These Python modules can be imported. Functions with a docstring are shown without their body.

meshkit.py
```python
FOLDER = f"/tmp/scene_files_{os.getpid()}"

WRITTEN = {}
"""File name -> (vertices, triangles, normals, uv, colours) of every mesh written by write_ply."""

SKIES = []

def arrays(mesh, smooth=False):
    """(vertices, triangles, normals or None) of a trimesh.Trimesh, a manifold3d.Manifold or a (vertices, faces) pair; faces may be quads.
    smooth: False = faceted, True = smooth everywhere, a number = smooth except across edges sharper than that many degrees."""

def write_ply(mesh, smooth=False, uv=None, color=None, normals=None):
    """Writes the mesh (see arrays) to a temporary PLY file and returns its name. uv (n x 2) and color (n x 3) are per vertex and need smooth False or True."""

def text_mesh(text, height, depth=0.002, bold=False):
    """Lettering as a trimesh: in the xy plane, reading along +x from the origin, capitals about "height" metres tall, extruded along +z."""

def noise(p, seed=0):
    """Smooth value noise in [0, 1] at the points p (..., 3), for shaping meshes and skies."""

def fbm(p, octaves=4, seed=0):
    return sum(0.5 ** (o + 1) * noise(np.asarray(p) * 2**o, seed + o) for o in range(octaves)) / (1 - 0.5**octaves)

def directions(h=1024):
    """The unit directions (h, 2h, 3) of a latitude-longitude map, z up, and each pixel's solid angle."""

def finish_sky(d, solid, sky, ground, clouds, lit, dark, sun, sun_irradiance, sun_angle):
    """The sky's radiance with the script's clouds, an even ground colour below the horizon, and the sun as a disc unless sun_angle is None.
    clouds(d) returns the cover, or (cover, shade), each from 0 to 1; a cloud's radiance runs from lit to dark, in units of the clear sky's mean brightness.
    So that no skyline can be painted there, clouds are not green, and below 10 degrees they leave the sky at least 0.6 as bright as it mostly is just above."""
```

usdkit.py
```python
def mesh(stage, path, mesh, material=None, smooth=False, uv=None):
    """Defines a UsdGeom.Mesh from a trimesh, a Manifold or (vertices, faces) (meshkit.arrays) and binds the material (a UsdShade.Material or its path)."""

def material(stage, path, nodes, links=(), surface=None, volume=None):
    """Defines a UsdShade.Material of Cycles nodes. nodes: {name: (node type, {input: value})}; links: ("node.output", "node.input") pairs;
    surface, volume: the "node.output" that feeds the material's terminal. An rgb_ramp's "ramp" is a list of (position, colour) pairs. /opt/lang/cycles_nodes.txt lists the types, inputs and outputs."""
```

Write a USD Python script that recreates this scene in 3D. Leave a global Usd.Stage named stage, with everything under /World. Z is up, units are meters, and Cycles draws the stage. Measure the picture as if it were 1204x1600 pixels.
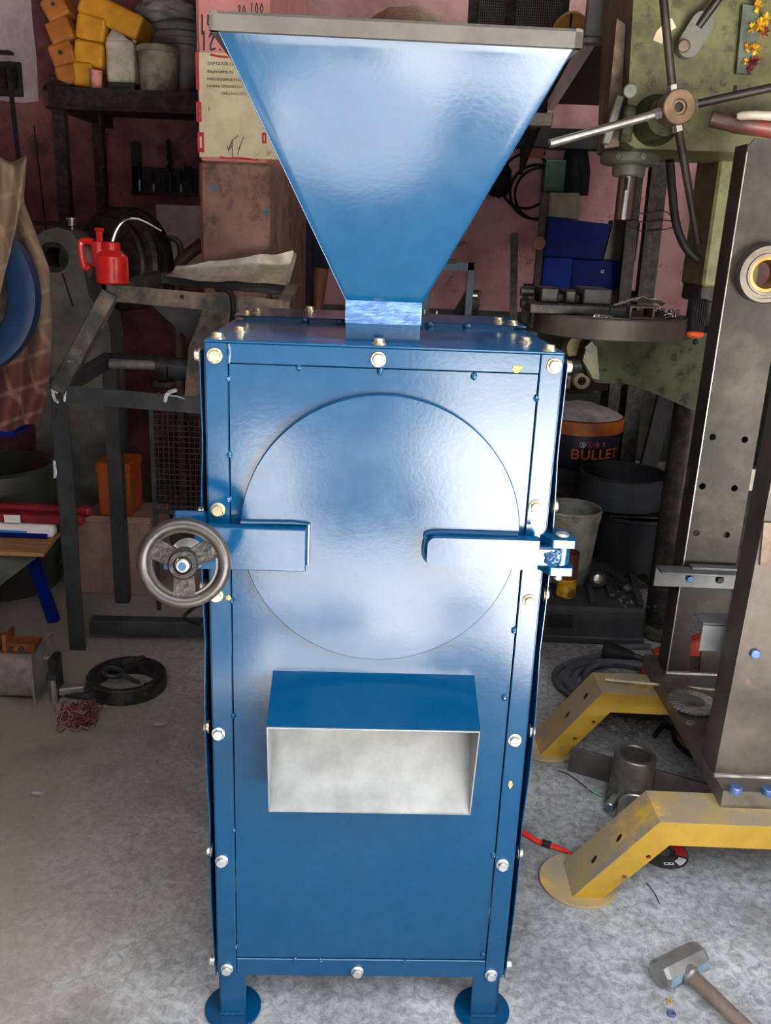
import math, random
import numpy as np, trimesh, usdkit, meshkit
import shapely.geometry as sg
from shapely import affinity
from shapely.ops import unary_union
import manifold3d as m3
from pxr import Usd, UsdGeom, UsdLux, UsdShade, Gf, Sdf

stage = Usd.Stage.CreateInMemory()
UsdGeom.Xform.Define(stage, '/World')
UsdGeom.Scope.Define(stage, '/World/Looks')

# ---------------------------------------------------------------- camera, sky, sun, exposure
F, PITCH, ROLL, EYE = 1377.0, math.radians(17.33), math.radians(-2.35), np.array([0, 0, 1.35])
_fw = np.array([0, math.cos(PITCH), -math.sin(PITCH)]); _dn = np.array([0, -math.sin(PITCH), -math.cos(PITCH)]); _rt = np.array([1.0, 0, 0])
CR = math.cos(ROLL) * _rt + math.sin(ROLL) * _dn
CD = -math.sin(ROLL) * _rt + math.cos(ROLL) * _dn
cam = UsdGeom.Camera.Define(stage, '/World/camera')
cam.CreateHorizontalApertureAttr(24.0)
cam.CreateFocalLengthAttr(24.0 * F / 1204)
cam.CreateClippingRangeAttr(Gf.Vec2f(0.05, 200))
cam.CreateExposureAttr(1.3)
cam.AddTransformOp().Set(Gf.Matrix4d(*CR, 0, *(-CD), 0, *(-_fw), 0, *EYE, 1))

sky = UsdLux.DomeLight.Define(stage, '/World/sky')
sky_mat = usdkit.material(stage, '/World/Looks/sky', {
    's': ('sky_texture', {'sky_type': 'multiple_scattering', 'sun_disc': True, 'sun_intensity': 0.19, 'sun_elevation': math.radians(62), 'sun_rotation': math.radians(76), 'aerosol_density': 2.0}),
    'h': ('hsv', {'saturation': 0.22, 'value': 1.0}),
    'b': ('background_shader', {'strength': 0.42})}, [('s.color', 'h.color'), ('h.color', 'b.color')], surface='b.background')
UsdShade.MaterialBindingAPI.Apply(sky.GetPrim()).Bind(sky_mat)
# ---------------------------------------------------------------- helpers: geometry
def V(*a): return np.array(a, float)
def ray(px, py): return CR * (px - 602) / F + CD * (py - 800) / F + _fw
def A(px, py, Y):
    d = ray(px, py); return EYE + d * (Y / d[1])
def Z(px, py, z=0.0):
    d = ray(px, py); return EYE + d * ((z - EYE[2]) / d[2])
def nrm(v): v = np.asarray(v, float); return v / np.linalg.norm(v)
def tm(v, f): return trimesh.Trimesh(np.asarray(v, float), np.asarray(f, int), process=False)
def cat(*m):
    m = [x for y in m for x in (y if isinstance(y, (list, tuple)) else [y])]
    return trimesh.util.concatenate(m) if len(m) > 1 else m[0]
def hull(p): return trimesh.Trimesh(np.asarray(p, float)).convex_hull if False else trimesh.convex.convex_hull(np.asarray(p, float))
def tf(m, M):
    m = m.copy(); m.apply_transform(M); return m
def mat4(X, Y, Zv, o):
    M = np.eye(4); M[:3, 0], M[:3, 1], M[:3, 2], M[:3, 3] = X, Y, Zv, o; return M
def rotm(deg, axis, at=(0, 0, 0)): return trimesh.transformations.rotation_matrix(math.radians(deg), axis, at)
def box(c, s, b=0.0, rz=0):
    h = np.array(s, float) / 2
    if b <= 0:
        m = trimesh.creation.box(s)
    else:
        b = min(b, *(h * .9)); p = []
        for sx in (-1, 1):
            for sy in (-1, 1):
                for sz in (-1, 1):
                    g = h - b
                    p += [(sx * h[0], sy * g[1], sz * g[2]), (sx * g[0], sy * h[1], sz * g[2]), (sx * g[0], sy * g[1], sz * h[2])]
        m = hull(p)
    if rz: m.apply_transform(rotm(rz, (0, 0, 1)))
    m.apply_translation(c); return m
def bx(x0, x1, y0, y1, z0, z1, b=0.0): return box(((x0 + x1) / 2, (y0 + y1) / 2, (z0 + z1) / 2), (x1 - x0, y1 - y0, z1 - z0), b)
def rbox(c, s, r, n=6):
    """box with round edges"""
    h = np.array(s) / 2 - r; sph = trimesh.creation.icosphere(2, r).vertices
    m = hull(np.vstack([sph + h * (sx, sy, sz) for sx in (-1, 1) for sy in (-1, 1) for sz in (-1, 1)])); m.apply_translation(c); return m
def basis(d, up=(0, 0, 1)):
    d = nrm(d); up = np.asarray(up, float)
    if abs(d @ nrm(up)) > .98: up = np.array([0, 1.0, 0]) if abs(d[1]) < .9 else np.array([1.0, 0, 0])
    x = nrm(np.cross(up, d)); return x, np.cross(d, x), d         # side, up', along
def bar(p0, p1, w, h, up=(0, 0, 1), b=0.0):
    p0, p1 = np.asarray(p0, float), np.asarray(p1, float); x, y, d = basis(p1 - p0, up)
    return tf(box((0, 0, 0), (w, h, np.linalg.norm(p1 - p0)), b), mat4(x, y, d, (p0 + p1) / 2))
def prism(poly, depth, o=(0, 0, 0), ux=(1, 0, 0), uy=(0, 0, 1)):
    """shapely polygon in the plane (ux, uy) at o, extruded by depth along ux x uy"""
    if not hasattr(poly, 'area'): poly = sg.Polygon(poly)
    ms = [trimesh.creation.extrude_polygon(g, depth, engine='earcut') for g in getattr(poly, 'geoms', [poly]) if g.area > 1e-9]
    ux, uy = np.asarray(ux, float), np.asarray(uy, float)
    return tf(cat(*ms), mat4(ux, uy, np.cross(ux, uy), o))
def profile_bar(pts, p0, p1, up=(0, 0, 1)):
    """profile polygon (side, up') swept from p0 to p1"""
    p0, p1 = np.asarray(p0, float), np.asarray(p1, float); x, y, d = basis(p1 - p0, up)
    return tf(trimesh.creation.extrude_polygon(sg.Polygon(pts), np.linalg.norm(p1 - p0), engine='earcut'), mat4(x, y, d, p0))
def Lbar(p0, p1, a, b, t, up=(0, 0, 1), sx=1, sy=1):
    pts = [(0, 0), (sx * a, 0), (sx * a, sy * t), (sx * t, sy * t), (sx * t, sy * b), (0, sy * b)]
    return profile_bar(pts if sx * sy > 0 else pts[::-1], p0, p1, up)
def lathe(prof, n=32, o=(0, 0, 0), axis=(0, 0, 1), close=False):
    x, y, d = basis(axis, (0, 1, 0) if abs(nrm(axis)[2]) > .9 else (0, 0, 1)); o = np.asarray(o, float)
    prof = np.asarray(prof, float); k = len(prof); a = np.linspace(0, 2 * np.pi, n, endpoint=False)
    ring = np.cos(a)[:, None] * x + np.sin(a)[:, None] * y
    v = (o + prof[None, :, 1, None] * d + prof[None, :, 0, None] * ring[:, None]).reshape(-1, 3); f = []
    for i in range(n):
        j = (i + 1) % n
        for q in range(k if close else k - 1):
            q1 = (q + 1) % k
            a0, a1, b0, b1 = i * k + q, i * k + q1, j * k + q, j * k + q1
            f += [(a0, b0, b1), (a0, b1, a1)]
    m = tm(v, f); m.merge_vertices(); m.update_faces(m.nondegenerate_faces()); return m
def cyl(p0, p1, r, r1=None, n=24, b=0.0):
    p0, p1 = np.asarray(p0, float), np.asarray(p1, float); L = np.linalg.norm(p1 - p0); r1 = r if r1 is None else r1
    pr = [(0, 0), (r - b, 0), (r, b), (r1, L - b), (r1 - b, L), (0, L)] if b else [(0, 0), (r, 0), (r1, L), (0, L)]
    return lathe(pr, n, p0, p1 - p0)
def pipe(p0, p1, ro, ri, n=32, b=0.0):
    p0, p1 = np.asarray(p0, float), np.asarray(p1, float); L = np.linalg.norm(p1 - p0)
    return lathe([(ri, 0), (ro - b, 0), (ro, b), (ro, L - b), (ro - b, L), (ri + b, L), (ri, L - b)], n, p0, p1 - p0, close=True)
def spline(pts, n=8):
    p = np.asarray(pts, float)
    if len(p) < 3: return p
    q = np.vstack([2 * p[0] - p[1], p, 2 * p[-1] - p[-2]]); out = []
    for i in range(1, len(q) - 2):
        for t in np.linspace(0, 1, n, endpoint=False):
            a, b, c, d = q[i - 1], q[i], q[i + 1], q[i + 2]
            out.append(.5 * (2 * b + (c - a) * t + (2 * a - 5 * b + 4 * c - d) * t * t + (3 * b - a - 3 * c + d) * t ** 3))
    return np.vstack(out + [p[-1]])
def tube(pts, r, n=10, closed=False):
    p = np.asarray(pts, float); k = len(p); r = np.broadcast_to(r, (k,))
    t = (np.roll(p, -1, 0) - np.roll(p, 1, 0)) if closed else np.gradient(p, axis=0)
    t /= np.linalg.norm(t, axis=1, keepdims=True) + 1e-12
    x = basis(t[0])[0]; v = []
    for i in range(k):
        x = nrm(x - t[i] * (x @ t[i])); y = np.cross(t[i], x); a = np.linspace(0, 2 * np.pi, n, endpoint=False)
        v.append(p[i] + r[i] * (np.cos(a)[:, None] * x + np.sin(a)[:, None] * y))
    f = []
    for i in range(k if closed else k - 1):
        i2 = (i + 1) % k
        for j in range(n):
            j2 = (j + 1) % n; f += [(i * n + j, i * n + j2, i2 * n + j2), (i * n + j, i2 * n + j2, i2 * n + j)]
    v = np.vstack(v)
    if not closed:
        m = len(v); v = np.vstack([v, p[:1], p[-1:]])
        for j in range(n): f += [(m, (j + 1) % n, j), (m + 1, (k - 1) * n + j, (k - 1) * n + (j + 1) % n)]
    return tm(v, f)
def ring_pts(o, axis, R, n=48, a0=0, a1=360):
    x, y, _ = basis(axis); a = np.radians(np.linspace(a0, a1, n, endpoint=(a1 - a0) % 360 != 0)); return np.asarray(o, float) + R * (np.cos(a)[:, None] * x + np.sin(a)[:, None] * y)
def torus(o, axis, R, r, n=48, k=10): return tube(ring_pts(o, axis, R, n), r, k, True)
def grid(fn, nu, nv, t=0.0):
    """surface fn(u, v) -> point, u, v in 0..1, thickened by t along its normals"""
    u, v = np.meshgrid(np.linspace(0, 1, nu), np.linspace(0, 1, nv), indexing='ij')
    p = np.array([[fn(a, b) for b in np.linspace(0, 1, nv)] for a in np.linspace(0, 1, nu)]).reshape(-1, 3); f = []
    for i in range(nu - 1):
        for j in range(nv - 1):
            a, b, c, d = i * nv + j, (i + 1) * nv + j, (i + 1) * nv + j + 1, i * nv + j + 1; f += [(a, b, c), (a, c, d)]
    if t == 0: return tm(p, f)
    m = tm(p, f); n = m.vertex_normals; k = len(p); g = [(a + k, c + k, b + k) for a, b, c in f]
    edge = [i * nv for i in range(nu)] + [(nu - 1) * nv + j for j in range(1, nv)] + [i * nv + nv - 1 for i in range(nu - 2, -1, -1)] + [j for j in range(nv - 2, 0, -1)]
    s = []
    for a, b in zip(edge, edge[1:] + edge[:1]): s += [(a, a + k, b + k), (a, b + k, b)]
    return tm(np.vstack([p, p - n * t]), f + g + s)
def quad(a, b, c, d, t=0.0, n=2):
    a, b, c, d = (np.asarray(x, float) for x in (a, b, c, d))
    return grid(lambda u, v: (a * (1 - u) + b * u) * (1 - v) + (d * (1 - u) + c * u) * v, n, n, t)
def blob(c, s, seed=0, amp=.25, freq=2.0, sub=3):
    m = trimesh.creation.icosphere(sub, 1.0); v = m.vertices; k = meshkit.fbm(v * freq + 7.3 * seed, 3, seed)
    m.vertices = v * (1 + amp * (k[:, None] - .5) * 2) * np.asarray(s, float) + np.asarray(c, float); return m
def hexagon(r): return [(r * math.cos(math.radians(60 * i + 30)), r * math.sin(math.radians(60 * i + 30))) for i in range(6)]
def bolt_mesh(p, n, s=1.0, turn=0, washer=True, h=7.0):
    """hex head with chamfered crown on a round washer; p on the surface, n outward"""
    x, y, d = basis(n); p = np.asarray(p, float); k = .001 * s; ms = []
    if washer: ms.append(lathe([(0, 0), (11.5 * k, 0), (11.5 * k, 1.6 * k), (10.9 * k, 2.2 * k), (0, 2.2 * k)], 24, p, d))
    a = 2.2 * k if washer else 0
    hx = np.array([(math.cos(math.radians(60 * i + turn)), math.sin(math.radians(60 * i + turn))) for i in range(6)])
    lo = p + a * d + 9.6 * k * (hx[:, :1] * x + hx[:, 1:] * y); hi = lo + (h - 1.4) * k * d
    top = p + (a + h * k) * d + 7.9 * k * (np.vstack([hx, (hx + np.roll(hx, 1, 0)) / 2 * 1.12])[:, :1] * x + np.vstack([hx, (hx + np.roll(hx, 1, 0)) / 2 * 1.12])[:, 1:] * y)
    ms.append(hull(np.vstack([lo, hi, top]))); return cat(*ms)
def text(s, o, ux, uy, h, depth=.0008, bold=False):
    m = meshkit.text_mesh(s, h, depth, bold); ux, uy = nrm(ux), nrm(uy); return tf(m, mat4(ux, uy, np.cross(ux, uy), o))
def stroke(pts, o, ux, uy, w, depth=.0008):
    ls = sg.LineString(pts).buffer(w / 2, quad_segs=3); return prism(ls, depth, o, nrm(ux), nrm(uy))
def smooth_union(parts, ref=.012, it=6, sub=None):
    """hulls of spheres -> one smoothed body. parts: lists of (centre, radius)"""
    man = None
    for pr in parts:
        v = np.vstack([trimesh.creation.icosphere(2, r).vertices * (np.ones(3) if np.isscalar(s) else np.asarray(s)) + np.asarray(c) for c, r, s in [(q + (1.0,))[:3] for q in pr]])
        h = m3.Manifold.hull_points(v.astype(np.float32)); man = h if man is None else man + h
    man = man.refine_to_length(ref); q = man.to_mesh(); m = trimesh.Trimesh(q.vert_properties[:, :3], q.tri_verts, process=True)
    v0 = m.vertices.copy(); trimesh.smoothing.filter_taubin(m, iterations=it); far = np.linalg.norm(m.vertices - v0, axis=1) > .02; v1 = m.vertices.copy(); v1[far] = v0[far]; m.vertices = v1; return m

# ---------------------------------------------------------------- helpers: scene prims
_used = {}
def numbered(parent, name):
    k = (str(parent), name); i = _used.get(k, 0); _used[k] = i + 1
    return f'{parent}/{name}' + (f'_{i:03d}' if i else '')
def put(path, m, mat, base, smooth):
    m = m.copy(); m.apply_translation(-np.asarray(base, float)); return usdkit.mesh(stage, path, m, mat, smooth=smooth).GetPrim()
class Thing:
    """an Xform at the thing's base; part() adds a mesh given in world coordinates, sub() one below a part"""
    def __init__(self, name, label=None, cat_=None, base=(0, 0, 0), group=None, kind=None):
        self.path = numbered('/World', name); self.base = np.asarray(base, float)
        x = UsdGeom.Xform.Define(stage, self.path); x.AddTranslateOp().Set(Gf.Vec3d(*map(float, self.base))); self.prim = x.GetPrim(); tag(self.prim, label, cat_, group, kind)
    def part(self, name, m, mat, label=None, smooth=30, under=None, kind=None):
        p = put(numbered(under or self.path, name), m, mat, self.base, smooth); tag(p, label, None, None, kind); return str(p.GetPath())
def tag(p, label=None, cat_=None, group=None, kind=None):
    for k, v in (('label', label), ('category', cat_), ('group', group), ('kind', kind)):
        if v: p.SetCustomDataByKey(k, v)
def single(name, m, mat, label=None, cat_=None, group=None, kind=None, smooth=30):
    base = np.array([m.bounds[:, 0].mean(), m.bounds[:, 1].mean(), m.bounds[0, 2]]); path = numbered('/World', name)
    p = put(path, m, mat, base, smooth); UsdGeom.Xformable(p).AddTranslateOp().Set(Gf.Vec3d(*map(float, base))); tag(p, label, cat_, group, kind); return p

# ---------------------------------------------------------------- helpers: materials
def S(r, g, b):
    c = np.array([r, g, b]) / 255.0; return tuple(np.where(c <= .04045, c / 12.92, ((c + .055) / 1.055) ** 2.4))
def mat(name, c1, c2=None, scale=6.0, lo=.4, hi=.65, rough=.5, metal=0.0, bump=0.0, bscale=60.0, bdist=.002, c3=None, s3=3.0, lo3=.55, hi3=.7, coat=0.0, spec=.5, r2=None, stretch=None, detail=6.0, world=False, extra=None):
    n = {'p': ('principled_bsdf', {'base_color': c1, 'roughness': rough, 'metallic': metal, 'specular_ior_level': spec, 'coat_weight': coat, **(extra or {})})}; l = []
    n['m'] = ('mapping', {'scale': stretch or (1, 1, 1)})
    if world: n['g'] = ('geometry', {}); l.append(('g.position', 'm.vector'))
    else: n['g'] = ('texture_coordinate', {}); l.append(('g.object', 'm.vector'))
    used = False
    if c2 is not None:
        n['n1'] = ('noise_texture', {'scale': scale, 'detail': detail, 'roughness': .62}); n['r1'] = ('rgb_ramp', {'ramp': [(0, c1), (lo, c1), (hi, c2), (1, c2)]})
        l += [('m.vector', 'n1.vector'), ('n1.fac', 'r1.fac')]; out = 'r1.color'; used = True
        if c3 is not None:
            n['n3'] = ('noise_texture', {'scale': s3, 'detail': 8.0, 'roughness': .7}); n['r3'] = ('rgb_ramp', {'ramp': [(0, (0, 0, 0)), (lo3, (0, 0, 0)), (hi3, (1, 1, 1)), (1, (1, 1, 1))]})
            n['x3'] = ('mix_color', {'b': c3}); l += [('g.' + ('position' if world else 'object'), 'n3.vector'), ('n3.fac', 'r3.fac'), ('r3.color', 'x3.fac'), (out, 'x3.a')]; out = 'x3.result'
        l.append((out, 'p.base_color'))
        if r2 is not None:
            n['rr'] = ('map_range', {'from_min': lo, 'from_max': hi, 'to_min': rough, 'to_max': r2, 'clamp': True}); l += [('n1.fac', 'rr.value'), ('rr.result', 'p.roughness')]
    if bump > 0:
        n['nb'] = ('noise_texture', {'scale': bscale, 'detail': 4.0}); n['b'] = ('bump', {'strength': bump, 'distance': bdist})
        l += [('m.vector', 'nb.vector'), ('nb.fac', 'b.height'), ('b.normal', 'p.normal')]; used = True
    if not used: n.pop('m'); n.pop('g'); l = []
    return usdkit.material(stage, '/World/Looks/' + name, n, l, surface='p.BSDF')

# ---------------------------------------------------------------- materials
def floor_material():
    n = {'g': ('geometry', {}), 'm': ('mapping', {}), 'n1': ('noise_texture', {'scale': 2.2, 'detail': 10.0, 'roughness': .68}), 'n2': ('noise_texture', {'scale': 48.0, 'detail': 8.0, 'roughness': .78, 'distortion': .6}), 'n3': ('noise_texture', {'scale': 120.0, 'detail': 3.0}),
         'r1': ('rgb_ramp', {'ramp': [(0, S(104, 104, 102)), (.40, S(122, 122, 120)), (.56, S(150, 151, 149)), (.70, S(170, 171, 168)), (1, S(180, 181, 178))]}),
         'r2': ('rgb_ramp', {'ramp': [(0, (.40, .40, .40)), (.40, (.66, .66, .65)), (.50, (1, 1, 1)), (.60, (1.34, 1.34, 1.33)), (1, (1.5, 1.5, 1.5))]}), 'x2': ('mix_color', {'blend_type': 'multiply', 'fac': 1.0, 'use_clamp': False}),
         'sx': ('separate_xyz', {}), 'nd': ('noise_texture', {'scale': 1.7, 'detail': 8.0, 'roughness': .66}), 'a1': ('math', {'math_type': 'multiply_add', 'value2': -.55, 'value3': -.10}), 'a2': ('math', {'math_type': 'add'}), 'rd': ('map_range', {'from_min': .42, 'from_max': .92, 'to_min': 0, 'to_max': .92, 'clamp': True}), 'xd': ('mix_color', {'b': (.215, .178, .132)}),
         'no': ('noise_texture', {'scale': 3.1, 'detail': 6.0}), 'ro': ('map_range', {'from_min': .56, 'from_max': .72, 'to_max': .7, 'clamp': True}), 'xo': ('mix_color', {'b': (.06, .055, .05)}),
         'p': ('principled_bsdf', {'roughness': .7, 'specular_ior_level': .3}), 'b1': ('bump', {'strength': .5, 'distance': .004}), 'b2': ('bump', {'strength': .35, 'distance': .002})}
    l = [('g.position', 'n1.vector'), ('g.position', 'n2.vector'), ('g.position', 'n3.vector'), ('g.position', 'nd.vector'), ('g.position', 'no.vector'), ('g.position', 'sx.vector'), ('n1.fac', 'r1.fac'), ('n2.fac', 'r2.fac'), ('r1.color', 'x2.a'), ('r2.color', 'x2.b'),
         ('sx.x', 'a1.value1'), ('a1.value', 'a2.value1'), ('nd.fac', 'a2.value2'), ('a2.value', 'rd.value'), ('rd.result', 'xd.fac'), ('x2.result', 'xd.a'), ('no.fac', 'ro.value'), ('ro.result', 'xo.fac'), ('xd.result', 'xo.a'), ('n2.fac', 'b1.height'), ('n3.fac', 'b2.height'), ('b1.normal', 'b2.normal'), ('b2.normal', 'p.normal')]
    out = 'xo.result'
    for k, (rot, st, sc, th) in enumerate((((0, 0, .55), (1, 22, 1), 7.0, .655), ((0, 0, -.75), (1, 26, 1), 6.0, .665), ((0, 0, 1.4), (1, 30, 1), 5.0, .67))):
        n[f'sm{k}'] = ('mapping', {'mapping_type': 'texture', 'rotation': rot, 'scale': (1, 1 / st[1], 1)}); n[f'sn{k}'] = ('noise_texture', {'scale': sc, 'detail': 2.5, 'distortion': .25}); n[f'sr{k}'] = ('map_range', {'from_min': th, 'from_max': th + .05, 'to_max': .34, 'clamp': True}); n[f'sc{k}'] = ('mix_color', {'b': (.10, .098, .095)})
        l += [('g.position', f'sm{k}.vector'), (f'sm{k}.vector', f'sn{k}.vector'), (f'sn{k}.fac', f'sr{k}.value'), (f'sr{k}.result', f'sc{k}.fac'), (out, f'sc{k}.a')]; out = f'sc{k}.result'
    l.append((out, 'p.base_color')); return usdkit.material(stage, '/World/Looks/concrete', n, l, surface='p.BSDF')
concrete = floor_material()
yard = mat('yard_concrete', S(172, 167, 160), S(208, 202, 194), 1.3, .42, .58, .9, world=True)
asphalt = mat('asphalt', S(28, 27, 26), S(46, 45, 43), 3, .4, .6, .9, world=True)
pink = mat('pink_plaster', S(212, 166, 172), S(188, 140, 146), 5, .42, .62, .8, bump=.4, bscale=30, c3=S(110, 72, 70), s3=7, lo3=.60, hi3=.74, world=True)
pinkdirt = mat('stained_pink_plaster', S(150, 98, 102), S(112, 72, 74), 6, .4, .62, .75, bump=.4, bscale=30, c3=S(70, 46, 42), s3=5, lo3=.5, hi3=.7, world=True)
pillar_m = mat('pillar_pink', S(198, 134, 134), S(180, 118, 118), 6, .4, .62, .75, bump=.3, bscale=30, world=True)
pillar_d = mat('pillar_brown', S(150, 116, 104), S(118, 88, 80), 7, .38, .66, .65, bump=.5, bscale=24, c3=S(62, 48, 42), s3=8, lo3=.5, hi3=.66, world=True)
dado_m = mat('dado_green', S(58, 74, 68), S(84, 92, 88), 9, .4, .6, .7, bump=.3, world=True)
roof_m = mat('roof_grey', S(40, 38, 37), S(54, 51, 49), 3, .4, .6, .85, world=True)
greyplaster = mat('pale_plaster', S(224, 208, 216), S(200, 182, 190), 8, .4, .6, .8, bump=.3, world=True)
blue = mat('blue_enamel', (.0006, .0315, .080), (.0008, .036, .090), 30, .3, .7, .13, bump=.07, bscale=170, bdist=.0012, coat=.12, spec=.5, r2=.18, extra={'ior': 1.45, 'coat_roughness': .09, 'coat_ior': 1.5})
blue_rough = mat('blue_enamel_brushed', S(18, 66, 112), S(74, 110, 146), 26, .42, .66, .3, bump=.7, bscale=70, bdist=.003, stretch=(1, 1, 3))
galv = mat('galvanised', S(124, 126, 125), S(104, 106, 105), 14, .38, .62, .42, metal=.35, bump=.15, bscale=18, bdist=.002)
zinc = mat('zinc_bolt', S(216, 196, 150), S(196, 182, 150), 60, .4, .6, .3, metal=.9)
zincw = mat('zinc_bolt_pale', S(206, 204, 200), S(186, 184, 180), 60, .4, .6, .3, metal=.9)
rim_m = mat('primer_rim', S(70, 66, 60), S(60, 56, 51), 20, .4, .6, .5, metal=.2, bump=.2)
blackiron = mat('black_iron', S(34, 33, 32), S(62, 56, 50), 30, .45, .62, .45, metal=.25, bump=.3, bscale=90, spec=.3)
iron_rim = mat('worn_wheel_rim', S(22, 19, 17), S(48, 41, 35), 14, .42, .64, .32, metal=.0, bump=.2, bscale=120, spec=.5)
greasy = mat('greasy_iron', S(10, 9, 9), S(32, 28, 25), 34, .48, .6, .28, metal=.0, bump=.7, bscale=60, bdist=.003, spec=.35)
darksteel = mat('dark_steel', S(44, 46, 48), S(64, 64, 64), 9, .4, .66, .45, metal=.25, bump=.2, bscale=40, spec=.3)
rust = mat('rusty_steel', S(82, 68, 58), S(116, 98, 82), 14, .4, .62, .55, metal=.35, bump=.4, bscale=60, c3=S(74, 58, 48), s3=18)
steel = mat('bright_steel', S(178, 174, 168), S(150, 146, 140), 20, .4, .6, .32, metal=.85)
millsteel = mat('mill_scale_steel', S(42, 40, 36), S(70, 64, 56), 9, .42, .68, .46, metal=.45, bump=.15, bscale=50, c3=S(100, 84, 66), s3=11, lo3=.64, hi3=.78)
stand_steel = mat('stand_steel', S(86, 84, 80), S(116, 112, 106), 8, .42, .62, .42, metal=.65, bump=.2, bscale=40, c3=S(160, 130, 100), s3=9, lo3=.63, hi3=.76)
yellow = mat('yellow_paint', S(168, 132, 36), S(154, 120, 30), 10, .4, .6, .5, c3=S(112, 92, 62), s3=9, lo3=.60, hi3=.68)
yellow_dusty = mat('yellow_paint_dusty', S(160, 138, 88), S(140, 130, 112), 11, .38, .62, .6, c3=S(204, 160, 60), s3=6, lo3=.56, hi3=.68, bump=.1)
green = mat('green_machine_paint', S(96, 98, 58), S(72, 73, 42), 13, .42, .6, .42, bump=.3, bscale=40, c3=S(58, 56, 36), s3=19, lo3=.56, hi3=.64)
green_pale = mat('green_machine_paint_pale', S(116, 120, 72), S(92, 94, 58), 15, .4, .6, .45, bump=.3, bscale=40, c3=S(66, 62, 40), s3=16, lo3=.58, hi3=.66)
green_dark = mat('green_machine_arm', S(64, 68, 44), S(46, 50, 34), 12, .42, .62, .6, bump=.35, bscale=40, c3=S(30, 30, 22), s3=24, lo3=.56, hi3=.62, spec=.2)
casting = mat('grey_green_casting', S(104, 107, 98), S(84, 87, 79), 12, .4, .6, .5, metal=.2, bump=.3, bscale=50)
blackrub = mat('black_rubber', S(24, 24, 25), S(34, 33, 32), 20, .4, .6, .6, spec=.25)
blackplastic = mat('black_plastic', S(44, 45, 47), S(60, 60, 60), 14, .4, .7, .55, bump=.2, bscale=200, spec=.25)
red = mat('red_paint', S(190, 28, 22), S(160, 22, 18), 18, .45, .7, .3, coat=.3)
redpack = mat('red_pack', S(130, 24, 32), S(104, 20, 28), 20, .4, .6, .45)
white_print = mat('white_print', S(226, 224, 220), rough=.6)
ink = mat('black_ink', S(40, 36, 38), rough=.7)
red_tape = mat('red_tape', S(196, 50, 46), S(170, 40, 40), 30, .4, .6, .5)
paper = mat('cream_paper', S(206, 198, 168), S(182, 172, 140), 9, .42, .68, .8, c3=S(140, 120, 84), s3=12, lo3=.62, hi3=.76)
greycloth = mat('bag_plastic', S(176, 178, 178), S(140, 142, 144), 12, .4, .6, .3, bump=.6, bscale=18, bdist=.01)
blue_dark = mat('blue_sheet', S(6, 28, 110), S(5, 22, 92), 10, .4, .6, .55, spec=.12)
blue_mid = mat('blue_sheet_light', S(10, 50, 150), S(8, 42, 132), 10, .4, .6, .55, spec=.12)
teal = mat('teal_frame', S(28, 78, 96), S(24, 66, 82), 12, .4, .6, .45)
wood = mat('plywood', S(168, 124, 74), S(140, 98, 56), 8, .4, .6, .6, stretch=(1, 12, 1))
chrome = mat('chrome', S(150, 148, 144), rough=.22, metal=1.0)
bronze = mat('bronze', S(196, 140, 78), S(170, 116, 62), 20, .4, .6, .3, metal=.85)
bluebolt = mat('blued_bolt', S(70, 96, 140), S(92, 116, 158), 30, .4, .6, .35, metal=.6)

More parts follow.
